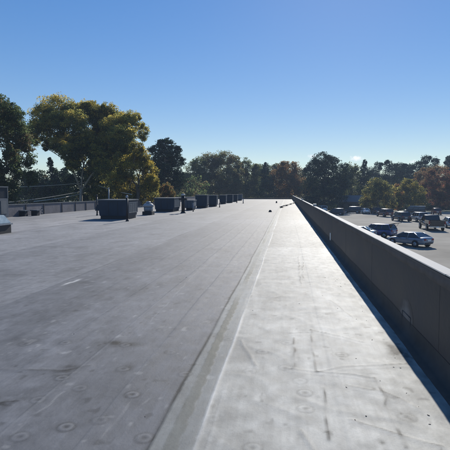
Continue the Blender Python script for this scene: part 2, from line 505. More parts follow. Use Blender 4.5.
par = thing('parapet_wall', 'dark rubber covered parapet with pale metal coping beside the car park', 'parapet', (WALL_X, 0, 0))
mb = MB(); mb.box(0, 0.11, -8, ROOF_END, LOT + .02, 0.905); mb.build('wall', M['rubber_wall'], par)
mb = MB()
yy = -8.0; rs = random.Random(4)
for k in range(60):                                                   # coping in 3 m lengths, butted, each a hair out of line
    y2 = min(yy + 3.02, ROOF_END + .1)
    if y2 - yy < .2: break
    dz = rs.uniform(-.003, .003); dx = rs.uniform(-.003, .003)
    mb.box(-0.024 + dx, 0.118 + dx, yy, y2 - .006, 0.930 + dz, 0.943 + dz)
    yy = y2
mb.build('coping', M['coping'], par, bevel=0.004)
mb = MB()
mb.box(-0.018, 0.114, -8, ROOF_END, 0.9055, 0.9245)
mb.build('drip_edge', M['coping_edge'], par)
V, F = ragged_strip(0, -8, ROOF_END, 0.904, 0.088, 0.028, 0.004, 3)
np_mesh('wall_flap', V, F, M['wall_flap'], par)
# cant of the base flashing, welded to the roof sheet
ys = np.concatenate([np.arange(-8, 30, 0.06), np.arange(30, ROOF_END, .5)])
n = len(ys)
w1 = 0.055 + 0.008 * vnoise(ys * 2, ys * 0, 5); h1 = 0.20 + 0.012 * vnoise(ys * 1.3, ys * 0, 6)
prof = [np.stack([-.0035 + 0 * ys, ys, h1], -1), np.stack([-.005 + 0 * ys, ys, h1 - .02], -1), np.stack([-.012 + 0 * ys, ys, 0.07 + 0 * ys], -1), np.stack([-w1, ys, 0.02 + 0 * ys], -1), np.stack([-w1 - .06, ys, .012 + 0 * ys], -1), np.stack([-w1 - .065, ys, -.02 + 0 * ys], -1)]
V = np.concatenate(prof); i = np.arange(n - 1)
F = np.concatenate([np.stack([k * n + i, k * n + i + 1, (k + 1) * n + i + 1, (k + 1) * n + i], -1) for k in range(5)])
np_mesh('base_flashing', V, F, surf_mat('flashing', (0.058, 0.055, 0.053), 0.75, spec=.15, var=0.35, scale=3, bump=.004, bscale=14), par, smooth=True)


def on_wall(px, py):
    d = ray(px, py); t = WALL_X / d.x
    return CAM + d * t


# repair patch with a lighter smear, on the inner face
c = on_wall(406, 322)
nr, na = 14, 64
SV, SF, SC = [], [], []
for a in range(nr + 1):
    for k in range(na):
        t_ = 2 * math.pi * k / na; f = a / nr
        yy_, zz_ = .30 * f * math.cos(t_), .22 * f * math.sin(t_)
        SV.append((-.0012, c.y + yy_, c.z + .06 + zz_))
        g = max(0, min(1, (1 - f) * 1.9 - .25 + .9 * float(fbm(np.array(yy_ * 9 + 3), np.array(zz_ * 9 + 1), 7, 4)))) if f < .99 else 0
        SC.append((.027 + .085 * g, .029 + .085 * g, .035 + .085 * g))
for a in range(nr):
    for k in range(na): SF.append((a * na + k, a * na + (k + 1) % na, (a + 1) * na + (k + 1) % na, (a + 1) * na + k))
sm, nt, out = new_mat('sealant_smear')
pb = N(nt, 'ShaderNodeBsdfPrincipled', Roughness=.62); pb.inputs['Specular IOR Level'].default_value = .36
an = N(nt, 'ShaderNodeAttribute', attribute_name='tint'); nt.links.new(an.outputs['Color'], pb.inputs['Base Color']); nt.links.new(pb.outputs[0], out.inputs[0])
np_mesh('sealant_smear', SV, SF, sm, par, colors=SC)
y_ = 1.2
while y_ < 60:                                                       # vertical laps of the wall sheet
    MB().hexa([(-.0012, y_, .19), (.001, y_, .19), (.001, y_ + .11, .19), (-.0010, y_ + .11, .19), (-.0012, y_ + .02, .83), (.001, y_ + .02, .83), (.001, y_ + .12, .83), (-.0010, y_ + .12, .83)]).build('lap_seam', M['rubber_wall'], par)
    y_ += rs.choice((3.05, 3.05, 3.3, 2.6))
mb = MB()
for a, b in (((-.20, -.14), (.16, -.14)), ((.16, -.14), (.16, .10)), ((.16, .10), (-.20, .10)), ((-.20, .10), (-.20, -.14))):
    mb.tube([(-.006, c.y + a[0], c.z + a[1]), (-.006, c.y + b[0], c.z + b[1])], .0028, n=6)
mb.build('patch_edge', M['patch_edge'], par)
c = on_wall(330.5, 237)
MB().box(-.012, -.001, c.y - .11, c.y + .11, c.z - .10, c.z + .13).build('white_plate', M['white_tag'], par, bevel=.003)
for px in (302, 314):
    q = on_wall(px, 197.5)
    MB().box(-.035, .130, q.y - .12, q.y + .12, .952, 1.06).build('splice_cover', M['galv'], par, bevel=.006)

lp = thing('parapet_wall', 'low grey parapet with vertical joints below the left-hand trees', 'parapet', (ROOF_L, 0, 0))
mb = MB(); mb.box(-.2, 0, 14, ROOF_END, LOT + .02, .80); mb.build('wall', M['grey_wall'], lp)
mb = MB(); mb.box(-.23, .035, 14, ROOF_END, .802, .845); mb.build('coping', M['unit_lid'], lp, bevel=.004)
y = 15.3
while y < 80:
    MB().box(.001, .03, y - .05, y + .05, .02, .80).build('joint_cover', M['dark_metal'], lp, bevel=.004); y += rs.choice((2.1, 2.4, 2.4, 2.8))

fp = thing('parapet_wall', 'low dark parapet along the far end of the roof', 'parapet', (0, ROOF_END, 0))
mb = MB(); mb.box(ROOF_L - .2, WALL_X + .109, .003, .2, LOT + .02, .26); mb.build('wall', M['dark_metal'], fp)
mb = MB(); mb.box(ROOF_L - .2, WALL_X - .04, -.03, .24, .262, .30); mb.build('coping', M['rubber_wall'], fp, bevel=.004)

# ------------------------------------------------------------------ rooftop equipment
def placed(px, py):
    p = on_plane(px, py); return (p.x, p.y, 0.0)


def vent_pipe(px, py, h, r, label, capmat='white_metal', pipemat='black', arms=False, group='vent pipes on the roof', name='vent_pipe'):
    t = thing(name, label, 'vent pipe', placed(px, py), 0, group)
    MB().lathe([(r * 1.7, -.01), (r * 1.6, .03), (r * 1.2, .08), (r * 1.15, .14)]).build('boot', M['black'], t)
    MB().lathe([(r, .13), (r, h - .16)]).build('pipe', M[pipemat], t)
    MB().lathe([(r * .85, h - .16), (r * 1.2, h - .15), (r * 1.25, h - .06), (r * .7, h - .01), (.01, h)]).build('cap', M[capmat], t)
    if arms:
        MB().box(-.32, .32, -.16, .16, h - .50, h - .34).build('collar_box', M['black'], t, bevel=.015)
    return t


def rooftop_unit(name, label, px, py, w, d, h, paint, rz=0.0, taper=.07, hood=True, legs=True, slats=9, group='air handling units on the roof'):
    t = thing(name, label, 'rooftop unit', placed(px, py), rz, group)
    z0 = .20
    if legs: MB().box(-w / 2 + .12, w / 2 - .12, .12, d - .12, -.01, z0 + .02).build('curb', M['black'], t)
    # cabinet: sides lean in toward the base
    MB().hexa([(-w / 2 + taper, taper, z0), (w / 2 - taper, taper, z0), (w / 2 - taper, d - taper, z0), (-w / 2 + taper, d - taper, z0),
               (-w / 2, 0, h - .07), (w / 2, 0, h - .07), (w / 2, d, h - .07), (-w / 2, d, h - .07)]).build('cabinet', M[paint], t, bevel=.012)
    MB().box(-w / 2 - .04, w / 2 + .04, -.04, d + .04, h - .069, h).build('lid', M['unit_lid'], t, bevel=.012)
    # panel seams and access panel on the near face
    for k in (1, 2):
        mb = MB()
        x = -w / 2 + taper + (w - 2 * taper) * k / 3
        mb.hexa([(x - .012, taper - .012, z0 + .02), (x + .012, taper - .012, z0 + .02), (x + .012, taper + .02, z0 + .02), (x - .012, taper + .02, z0 + .02),
                 (x - .012, -.012, h - .10), (x + .012, -.012, h - .10), (x + .012, .02, h - .10), (x - .012, .02, h - .10)])
        mb.build('panel_seam', M['trim'], t)
    # louvre on the +x side
    gx = w / 2 + .006
    fr = MB()
    fr.box(gx - taper * .8, gx + .012, .14, .18, z0 + .18, h - .16).box(gx - taper * .8, gx + .012, d - .18, d - .14, z0 + .18, h - .16)
    fr.box(gx - taper * .8, gx + .012, .181, d - .181, h - .20, h - .16).box(gx - taper * .8, gx + .012, .181, d - .181, z0 + .18, z0 + .22)
    g = fr.build('louvre', M['unit_lid'], t)
    mb = MB()
    for k in range(slats):
        z = z0 + .25 + (h - .42 - z0 - .05) * k / max(1, slats - 1)
        mb.box(gx - taper * .8, gx + .006, .182, d - .182, z - .012, z + .012)
    for k in range(1, 4):
        y = .18 + (d - .36) * k / 4
        mb.box(gx - taper * .8, gx + .003, y - .01, y + .01, z0 + .221, h - .201)
    mb.build('slats', M['galv'], g)
    if hood:
        MB().hexa([(-w / 2 - .30, .25, h * .42), (-w / 2 + .02, .25, h * .42), (-w / 2 + .02, d * .7, h * .42), (-w / 2 - .30, d * .7, h * .42),
                   (-w / 2 - .18, .25, h * .74), (-w / 2 + .02, .25, h * .74), (-w / 2 + .02, d * .7, h * .74), (-w / 2 - .18, d * .7, h * .74)]).build('intake_hood', M[paint], t, bevel=.01)
    return t


rooftop_unit('rooftop_unit', 'largest blue-grey rooftop unit with side louvre, nearest of the row', 113, 219.3, 1.95, 1.9, 1.22, 'unit_blue')
rooftop_unit('rooftop_unit', 'blue-grey rooftop unit just right of the silver exhaust fan', 164, 211.8, 1.75, 2.4, 1.20, 'unit_blue', hood=False)
rooftop_unit('rooftop_unit', 'pale open-framed low unit between black flue and dark boxes', 189, 210.3, .85, 1.4, .95, 'unit_grey', hood=False, taper=.03)
rooftop_unit('rooftop_unit', 'tall square blue-black unit, first of the far boxes', 201, 208, 1.25, 1.4, 1.40, 'unit_blue', hood=False, taper=.03)
rooftop_unit('rooftop_unit', 'smaller dark unit close behind the tall square one', 212, 206.6, 1.05, 1.3, 1.35, 'unit_blue', hood=False, taper=.03)
rooftop_unit('rooftop_unit', 'third dark box counting away from the tall square unit', 222.5, 204.0, .95, 1.3, 1.30, 'unit_blue', hood=False, taper=.03)
rooftop_unit('rooftop_unit', 'fourth dark box counting away from the tall square unit', 229, 202.9, 1.1, 1.4, 1.35, 'unit_blue', hood=False, taper=.03)
rooftop_unit('rooftop_unit', 'small far dark box, last but one of the row', 234.5, 201.8, 1.0, 1.4, 1.3, 'unit_blue', hood=False, taper=.03)
rooftop_unit('rooftop_unit', 'smallest and farthest grey box of the unit row', 239.5, 200.6, 1.0, 1.4, 1.3, 'unit_grey', hood=False, taper=.03)

vent_pipe(127.3, 221.3, 1.50, .06, 'black vent pipe with pale cap at the largest unit\'s corner')
vent_pipe(183.2, 213.2, 1.55, .14, 'stout black flue with side box and white cap', arms=True)
vent_pipe(109.2, 213.6, 2.05, .04, 'tall thin grey mast rising behind the largest unit', capmat='white_metal', pipemat='galv', name='vent_mast')
vent_pipe(97.2, 215.5, 1.5, .05, 'thin dark pipe at the left end of the largest unit', capmat='dark_metal')
vent_pipe(193.2, 211.6, .75, .035, 'short thin pipe beside the pale open-framed unit', capmat='white_metal', pipemat='galv')
vent_pipe(219.6, 207.4, .55, .045, 'stubby black pipe in front of the third dark box', capmat='dark_metal')
vent_pipe(236.8, 202.9, .6, .06, 'small far black pipe near the end of the unit row', capmat='dark_metal')
vent_pipe(243.2, 203.4, .9, .06, 'lone grey pipe right of the farthest box', capmat='dark_metal', pipemat='galv')
vent_pipe(270.2, 212.0, .18, .09, 'short black drain stub on the bare middle roof', capmat='dark_metal')
vent_pipe(276.5, 203.0, .30, .09, 'tiny stub near the far end of the roof', capmat='dark_metal')
vent_pipe(41.5, 214.3, .55, .05, 'slim dark pipe against the low left parapet', capmat='dark_metal')

t = thing('exhaust_fan', 'silver mushroom exhaust fan between the two large blue-grey units', 'exhaust fan', placed(148.5, 214.8), 0)
MB().box(-.36, .36, -.36, .36, -.01, .26).build('curb', M['black'], t, bevel=.01)
MB().lathe([(.24, .255), (.30, .30), (.33, .42), (.33, .60)], n=24).build('shroud', M['galv'], t)
MB().lathe([(.34, .60), (.40, .63), (.39, .72), (.30, .82), (.27, .84)], n=24).build('hood', M['white_metal'], t)
MB().lathe([(.18, .83), (.18, .95), (.12, .99), (.01, 1.0)], n=20).build('motor_cover', M['galv'], t)
for k in range(4):
    a = R(45 + 90 * k)
    MB().tube([(.34 * math.cos(a), .34 * math.sin(a), .20), (.36 * math.cos(a), .36 * math.sin(a), .62)], .02, n=8).build('bracket', M['galv'], t)

# skylight / curbed hatch at the left edge and the tall unit behind it
t = thing('skylight', 'curbed skylight with sloping pale glass cut off at the left edge', 'skylight', placed(-13, 234.8), R(0))
MB().box(-.55, .38, 0, 1.0, -.01, .34).build('curb', M['black'], t, bevel=.01)
MB().box(-.60, .43, -.05, 1.05, .341, .40).build('frame', M['galv'], t, bevel=.008)
MB().hexa([(-.56, -.01, .401), (.39, -.01, .401), (.39, 1.01, .401), (-.56, 1.01, .401), (-.44, .30, .74), (.27, .30, .74), (.27, .74, .74), (-.44, .74, .74)]).build('glazing', M['sky_glazing'], t, bevel=.02)
t = thing('condenser_unit', 'tall grey condenser with dark louvred top at the left edge', 'rooftop unit', placed(-9, 220.2), 0)
MB().box(-1.4, .50, 0, 1.0, .12, 1.30).build('cabinet', M['unit_grey'], t, bevel=.012)
MB().box(-1.3, .4, .1, .9, -.01, .121).build('curb', M['black'], t)
MB().box(-1.36, .46, .03, .97, 1.301, 1.95).build('coil', M['dark_metal'], t)
mb = MB()
for k in range(9): mb.box(-1.37, .47, .015, .985, 1.36 + k * .068, 1.385 + k * .068)
mb.build('louvre_slats', M['unit_blue'], t)
for x in (-1.40, .441):
    for y in (-.001, .942): MB().box(x, x + .06, y, y + .06, 1.301, 1.951).build('corner_post', M['unit_lid'], t)
MB().box(-1.42, .52, -.02, 1.02, 1.952, 2.02).build('lid', M['unit_lid'], t, bevel=.01)
MB().box(.501, .53, .22, .80, .35, 1.15).build('access_panel', M['unit_lid'], t, bevel=.006)
for px, py, lab in ((23.5, 216.2, 'small dark vent box on the roof near the tall condenser'), (35.5, 215.6, 'second small dark vent box, farther from the condenser')):
    t = thing('roof_vent', lab, 'roof vent', placed(px, py), 0, 'small vents at the left parapet')
    MB().box(-.22, .22, -.2, .2, -.01, .34).build('body', M['dark_metal'], t, bevel=.02)
    MB().box(-.28, .28, -.26, .26, .341, .42).build('cap', M['unit_grey'], t, bevel=.02)

# conduit lying across the roof to the parapet, on little blocks
a = on_plane(280, 208.3); b = on_plane(294.2, 202.9)
b = Vector((WALL_X - .08, b.y, .02))
t = thing('conduit', 'dark conduit lying on blocks across the far roof to the parapet', 'conduit', (a.x, a.y, 0))
d = b - a
MB().tube([(0, 0, .13), (d.x * .5, d.y * .5, .14), (d.x, d.y, .13)], .05, n=10).build('pipe', M['black'], t)
for f in (.08, .35, .62, .9): MB().box(d.x * f - .15, d.x * f + .15, d.y * f - .12, d.y * f + .12, -.01, .085).build('support_block', M['dark_metal'], t)

# grit and leaf litter by the parapet
mb = MB()
for k in range(46):
    y = rs.uniform(2.2, 9); x = WALL_X - .23 - abs(rs.gauss(0, .22))
    if k < 12: x, y = rs.uniform(-3, 1), rs.uniform(2.5, 9)
    s = rs.uniform(.0025, .007); a_ = rs.uniform(0, 6.3); l = s * rs.uniform(1, 2.6)
    c_, s_ = math.cos(a_), math.sin(a_)
    pts = [(l, 0), (0, s), (-l, 0), (0, -s)]
    zb = roof_z(x, y) + .001
    mb.hexa([(x + p * c_ - q * s_, y + p * s_ + q * c_, zb - .004) for p, q in pts] + [(x + .8 * (p * c_ - q * s_), y + .8 * (p * s_ + q * c_), zb + s * .35) for p, q in pts])
tag(mb.build('leaf_litter', M['bark']), 'scattered dark grit and leaf scraps on the pale sheet', 'litter', kind='stuff')

# ------------------------------------------------------------------ ground, car park, kerb
m, nt, out = new_mat('asphalt')
p = N(nt, 'ShaderNodeBsdfPrincipled'); tc = N(nt, 'ShaderNodeTexCoord')
n1 = N(nt, 'ShaderNodeTexNoise', Scale=0.12, Detail=8.0, Roughness=0.65); n2 = N(nt, 'ShaderNodeTexNoise', Scale=30.0, Detail=3.0)
nt.links.new(tc.outputs['Object'], n1.inputs['Vector']); nt.links.new(tc.outputs['Object'], n2.inputs['Vector'])
cr = N(nt, 'ShaderNodeValToRGB')
cr.color_ramp.elements[0].position = .3; cr.color_ramp.elements[0].color = (.155, .145, .124, 1)
cr.color_ramp.elements[1].position = .72; cr.color_ramp.elements[1].color = (.305, .288, .25, 1)
nt.links.new(n1.outputs['Fac'], cr.inputs[0]); nt.links.new(cr.outputs[0], p.inputs['Base Color'])
p.inputs['Roughness'].default_value = .95; p.inputs['Specular IOR Level'].default_value = .12
b = N(nt, 'ShaderNodeBump', Strength=.5, Distance=.01); nt.links.new(n2.outputs['Fac'], b.inputs['Height']); nt.links.new(b.outputs[0], p.inputs['Normal'])
nt.links.new(p.outputs[0], out.inputs[0]); M['asphalt'] = m
M['grass'] = surf_mat('grass', (.075, .085, .035), .95, var=.5, scale=.4, bump=.05, bscale=3)
M['kerb'] = surf_mat('kerb', (.38, .37, .35), .8, var=.2)
M['line_paint'] = surf_mat('line_paint', (.26, .26, .25), .7, var=.5, scale=3)
S = 700
HAZE = 0.0005
tag(MB().poly([(-S, -S, LOT - .004), (S, -S, LOT - .004), (S, S, LOT - .004), (-S, S, LOT - .004)]).build('ground', M['grass']), kind='structure')
tag(MB().poly([(WALL_X + .11, -40, LOT), (110, -40, LOT), (110, 128, LOT), (WALL_X + .11, 128, LOT)]).build('car_park', M['asphalt']), kind='structure')
mb = MB(); mb.box(WALL_X + .11, 110, 128, 128.18, LOT - .05, LOT + .13)
tag(mb.build('kerb', M['kerb'], bevel=.02), kind='structure')
mb = MB()
for x in np.arange(6, 100, 2.75):
    mb.poly([(x, 120.8, LOT + .004), (x + .10, 120.8, LOT + .004), (x + .10, 126.2, LOT + .004), (x, 126.2, LOT + .004)])
tag(mb.build('parking_lines', M['line_paint']), kind='structure')

# ------------------------------------------------------------------ vehicles
def loft(mb, secs):
    """secs: list of rings (same length), capped"""
    rings = [[mb.bm.verts.new(Vector(p)) for p in s] for s in secs]
    n = len(rings[0])
    for a, b in zip(rings, rings[1:]):
        for k in range(n):
            mb.bm.faces.new((a[k], a[(k + 1) % n], b[(k + 1) % n], b[k]))
    mb.bm.faces.new(rings[0]); mb.bm.faces.new(list(reversed(rings[-1])))


def ring(x, w, zb, zt):
    h = zt - zb
    half = [(w * .80, zb), (w * .97, zb + h * .16), (w, zb + h * .48), (w * .985, zb + h * .72), (w * .90, zt - .02), (w * .5, zt + .012)]
    return [(x, y, z) for y, z in half] + [(x, -y, z) for y, z in reversed(half)]


def wheel(t, x, y, r, side):
    w = MB().lathe([(r * .62, -.11), (r * .93, -.11), (r, -.07), (r, .07), (r * .93, .11), (r * .62, .11)], (x, y, r), 24, 'Y').build('wheel', M['tyre'], t)
    mb = MB().lathe([(r * .60, .108 * side - .004), (r * .60, .108 * side + .004), (r * .2, .125 * side)], (x, y, r), 20, 'Y')
    for k in range(5):
        a = 2 * math.pi * k / 5
        mb.tube([(x, y + .118 * side, r), (x + r * .58 * math.cos(a), y + .118 * side, r + r * .58 * math.sin(a))], .03, n=6)
    mb.build('rim', M['rim'], w)
    MB().lathe([(r * 1.17, -.012), (r * 1.17, .012)], (x, y + side * .075, r + .02), 24, 'Y').build('wheel_arch', M['trim'], t)


SHAPES = {
    # stations (x, half width, bottom, top); cabin base x0,x1 / roof x0,x1, belt z, roof z, half width belt, half width roof
    'sedan': dict(L=4.6, st=[(-2.30, .70, .42, .88), (-2.22, .84, .30, 1.00), (-1.75, .90, .22, 1.03), (-.6, .91, .20, .96), (.7, .91, .20, .93), (1.5, .89, .22, .85), (2.1, .80, .28, .72), (2.28, .66, .36, .62)],
                  cab=(-2.0, 1.25, -1.0, .22, .95, 1.41, .84, .58), wx=(-1.40, 1.40), r=.33),
    'hatch': dict(L=4.3, st=[(-2.12, .74, .42, .98), (-2.05, .86, .32, 1.08), (-1.4, .91, .24, 1.06), (0, .92, .22, 1.03), (.9, .91, .22, 1.0), (1.5, .88, .24, .94), (1.98, .80, .30, .82), (2.14, .66, .38, .68)],
                  cab=(-2.02, 1.25, -1.70, .45, 1.04, 1.62, .84, .64), wx=(-1.30, 1.33), r=.34),
    'suv': dict(L=4.8, st=[(-2.38, .80, .46, 1.06), (-2.32, .92, .36, 1.16), (-1.5, .96, .28, 1.14), (0, .97, .27, 1.12), (.95, .96, .27, 1.10), (1.6, .94, .29, 1.06), (2.2, .88, .34, .94), (2.38, .72, .42, .76)],
                cab=(-2.32, 1.15, -2.08, .45, 1.12, 1.78, .90, .72), wx=(-1.45, 1.45), r=.38),
    'van': dict(L=5.2, st=[(-2.58, .84, .46, 1.10), (-2.52, .96, .36, 1.18), (-1.5, .99, .28, 1.18), (0, 1.0, .27, 1.17), (1.2, .99, .27, 1.15), (1.9, .97, .29, 1.06), (2.4, .90, .34, .95), (2.58, .76, .42, .78)],
                cab=(-2.52, 1.9, -2.40, 1.05, 1.16, 2.0, .93, .82), wx=(-1.55, 1.6), r=.36),
    'pickup': dict(L=5.8, st=[(-2.86, .93, .52, .80), (-2.80, .98, .48, .86), (-1.0, .99, .42, .90), (0, 1.0, .40, 1.16), (.9, 1.0, .40, 1.18), (1.3, .99, .40, 1.16), (1.9, .97, .42, 1.12), (2.6, .92, .48, 1.02), (2.82, .80, .54, .86)],
                   cab=(-.62, 1.62, -.42, .78, 1.15, 1.90, .90, .76), wx=(-1.75, 1.82), r=.41),
}


def make_vehicle(kind, paint, name, label, cat, loc, rz, hatch_open=False, scale=1.0, group='vehicles in the car park', roof=None):
    S_ = SHAPES[kind]
    t = thing(name, label, cat, loc, rz, group)
    t.scale = (scale,) * 3
    pm = M[paint]
    mb = MB(); loft(mb, [ring(*s) for s in S_['st']])
    mb.build('body', pm, t, smooth=True, sub=2)
    x0, x1, r0, r1, zb, zr, wb, wr = S_['cab']
    zb -= .04

    def sec(f, e=0.0):
        return [(x0 + (r0 - x0) * f, wb + (wr - wb) * f + e, zb + (zr - zb) * f), (x1 + (r1 - x1) * f, wb + (wr - wb) * f + e, zb + (zr - zb) * f),
                (x1 + (r1 - x1) * f, -(wb + (wr - wb) * f + e), zb + (zr - zb) * f), (x0 + (r0 - x0) * f, -(wb + (wr - wb) * f + e), zb + (zr - zb) * f)]
    mb = MB(); loft(mb, [sec(0), sec(.94)]); mb.build('windows', M['glass'], t, bevel=.03)
    # roof panel, slightly crowned
    e = sec(.95); ov = .015
    mb = MB()
    loft(mb, [[(p[0] + (-ov if p[0] < (r0 + r1) / 2 else ov), p[1] * 1.02, zr - .055) for p in e],
              [(p[0] + (.05 if p[0] < (r0 + r1) / 2 else -.10), p[1] * .90, zr) for p in e]])
    mb.build('roof', M[roof] if roof else pm, t, bevel=.025, smooth=True)
    a_, b_ = sec(.02, .012), sec(.93, .012)
    for k in range(4): MB().tube([a_[k], b_[k]], .05 if kind != 'van' else .07, n=6).build('pillar', pm, t)
    nb = (.48,) if kind in ('sedan', 'pickup') else (.36, .66)
    for f in nb:
        for sgn in (1, -1):
            MB().tube([(x0 + (x1 - x0) * f, sgn * (wb + .004), zb), (r0 + (r1 - r0) * f, sgn * (wr + .012), zr - .06)], .04, n=6).build('pillar', pm, t)
    st = S_['st']
    for xd in ((-.55, .35, 1.15) if kind != 'pickup' else (-.50, .45, 1.45)):
        w_, zb_, zt_ = (np.interp(xd, [q[0] for q in st], [q[j] for q in st]) for j in (1, 2, 3))
        hh = zt_ - zb_
        for sd in (1, -1):
            MB().tube([(xd, sd * w_ * f, zb_ + hh * g) for f, g in ((.965, .22), (.982, .48), (.972, .72), (.935, .90))], .012, n=5).build('door_gap', M['trim'], t)
    for xd in ((-.35, .55) if kind != 'pickup' else (-.3, .65)):
        for sd in (1, -1): MB().box(xd - .09, xd + .09, sd * st[3][1] * .97 - .03, sd * st[3][1] * .97 + .03, st[3][3] - .16, st[3][3] - .13).build('door_handle', M['trim'], t)
    for x in S_['wx']:
        for sd in (1, -1): wheel(t, x, sd * (S_['st'][3][1] - .065), S_['r'], sd)
    xr = S_['st'][0][0]; wl = S_['st'][1][1]; zt = S_['st'][1][3]
    xf = S_['st'][-1][0]
    for sd in (1, -1):
        if kind == 'pickup':
            MB().box(xr - .02, xr + .12, sd * (wl - .06) - .075, sd * (wl - .06) + .075, .88, 1.24).build('taillight', M['red_lamp'], t, bevel=.02)
        else:
            MB().box(xr - .015, xr + .20, sd * (S_['st'][0][1] - .16) - .15, sd * (S_['st'][0][1] - .16) + .15, zt - .26, zt - .10).build('taillight', M['red_lamp'], t, bevel=.02)
        MB().box(xf - .30, xf - .03, sd * (wl - .26) - .14, sd * (wl - .26) + .14, S_['st'][-1][3] - .06, S_['st'][-1][3] + .08).build('headlight', M['head_lamp'], t, bevel=.02)
        MB().box(x1 - .38, x1 - .24, sd * (wb + .09) - .09, sd * (wb + .09) + .09, zb + .03, zb + .17).build('mirror', pm if kind != 'pickup' else M['trim'], t, bevel=.03)
    if kind == 'pickup':
        for sd in (1, -1): MB().box(-2.78, -.66, sd * .93 - .06, sd * .93 + .06, .86, 1.30).build('bed_side', pm, t, bevel=.02)
        MB().box(-.66, -.60, -.86, .86, .86, 1.28).build('bed_front', pm, t, bevel=.01)
        MB().box(-2.88, -2.80, -.83, .83, .70, 1.29).build('tailgate', pm, t, bevel=.02)
        MB().box(-2.70, -.70, -.86, .86, .86, .90).build('bed_floor', M['trim'], t)
        MB().box(-3.02, -2.86, -.92, .92, .46, .62).build('rear_bumper', M['rim'], t, bevel=.03)
        MB().box(-3.032, -3.02, -.17, .17, .48, .60).build('number_plate', M['plate'], t)
    else:
        MB().box(xr - .02, xr + .05, -.55, .55, .40, .52).build('rear_bumper', M['trim'], t, bevel=.02)
        MB().box(xr - .034, xr - .022, -.24, .24, .66, .79).build('number_plate', M['plate'], t)
        MB().box(xf - .06, xf + .02, -.45, .45, .40, .56).build('grille', M['trim'], t, bevel=.02)
    if hatch_open:
        h0 = Vector((r0 + .02, 0, zr - .02)); h1 = Vector((r0 - .92, 0, zr + .20))
        lid = MB()
        lid.hexa([(h0.x, -wr, h0.z), (h0.x, wr, h0.z), (h1.x, wb * .95, h1.z), (h1.x, -wb * .95, h1.z),
                  (h0.x, -wr, h0.z + .06), (h0.x, wr, h0.z + .06), (h1.x, wb * .95, h1.z + .06), (h1.x, -wb * .95, h1.z + .06)])
        lid = lid.build('hatch_lid', M['black_paint'], t, bevel=.02)
        for sd in (1, -1): MB().tube([(r0 - .05, sd * wr * .9, zb + .05), (r0 - .6, sd * wr * .9, zr + .11)], .018, n=6).build('gas_strut', M['trim'], lid)
    return t


def park(px, py, kind, paint, name, label, cat, heading, **kw):
    """heading: degrees, 0 = driving straight away from the viewer, positive = turned to the left"""
    p = on_plane(px, py, LOT)
    away = math.atan2(p.y, p.x)
    return make_vehicle(kind, paint, name, label, cat, (p.x, p.y, LOT + .002), away + R(heading), **kw)


park(409.5, 245.5, 'sedan', 'silver_blue', 'parked_car', 'silver-blue sedan parked nearest, just over the parapet', 'car', 50)
park(378, 237, 'hatch', 'blue', 'parked_car', 'blue hatchback with its dark tailgate raised', 'car', 60, hatch_open=True)
park(356, 238, 'sedan', 'pale', 'parked_car', 'pale car mostly hidden by the parapet left of the blue hatchback', 'car', 75)
park(431, 229.5, 'pickup', 'charcoal', 'pickup_truck', 'dark charcoal pickup seen from behind, largest truck in the car park', 'pickup', 14, scale=1.12)
park(400.5, 221.0, 'suv', 'dark_navy', 'parked_car', 'dark navy SUV seen from behind, left of the silver one', 'SUV', 24)
park(384.5, 216.6, 'suv', 'dark_red', 'parked_car', 'dark red SUV under the olive trees', 'SUV', 28)
park(418.5, 221.5, 'suv', 'silver', 'parked_car', 'silver SUV behind the charcoal pickup', 'SUV', 22)
park(414.5, 213.8, 'van', 'black_paint', 'parked_van', 'black van with a white roof parked under the trees', 'van', 84, roof='white')
park(450.5, 227.5, 'hatch', 'light_blue', 'parked_car', 'pale blue car cut by the right edge', 'car', 12)
park(352, 213.2, 'suv', 'black_paint', 'parked_car', 'black SUV parked in front of the small grey-roofed house', 'SUV', 82)
park(364.5, 213.6, 'sedan', 'white', 'parked_car', 'white sedan left of the dark red SUV', 'car', 15)
park(336, 215.0, 'hatch', 'dark_navy', 'parked_car', 'dark blue hatchback half hidden by the far parapet', 'car', 75)
park(321.5, 211.8, 'suv', 'white', 'parked_car', 'white SUV roof showing over the far end of the parapet', 'SUV', 20)
park(436, 214.6, 'hatch', 'dark_red', 'parked_car', 'dark maroon hatchback in the far row behind the pickup', 'car', 10)
park(376, 214.0, 'hatch', 'charcoal', 'parked_car', 'charcoal hatchback between the white sedan and dark red SUV', 'car', 12)

# small house seen among the far trees
q = on_plane(353, 211.6, LOT - .004)
t = thing('small_house', 'small house with grey gable roof among the far trees', 'house', (q.x, q.y + 6, LOT), R(-8))
MB().box(-3.6, 3.6, 0, 6, -.05, 2.6).build('wall', M['siding'], t)
mb = MB()
mb.hexa([(-4, -.5, 2.5), (4, -.5, 2.5), (4, 3, 4.4), (-4, 3, 4.4), (-4, -.5, 2.65), (4, -.5, 2.65), (4, 3, 4.55), (-4, 3, 4.55)])
mb.hexa([(-4, 3.002, 4.4), (4, 3.002, 4.4), (4, 6.5, 2.5), (-4, 6.5, 2.5), (-4, 3.002, 4.55), (4, 3.002, 4.55), (4, 6.5, 2.65), (-4, 6.5, 2.65)])
mb.build('roof', M['shingle'], t)
MB().box(-.5, .5, -.05, -.003, 0, 2.1).build('door', M['dark_metal'], t)
for x in (-2.4, 2.0): MB().box(x - .5, x + .5, -.04, -.003, 1.0, 2.0).build('window', M['glass'], t)

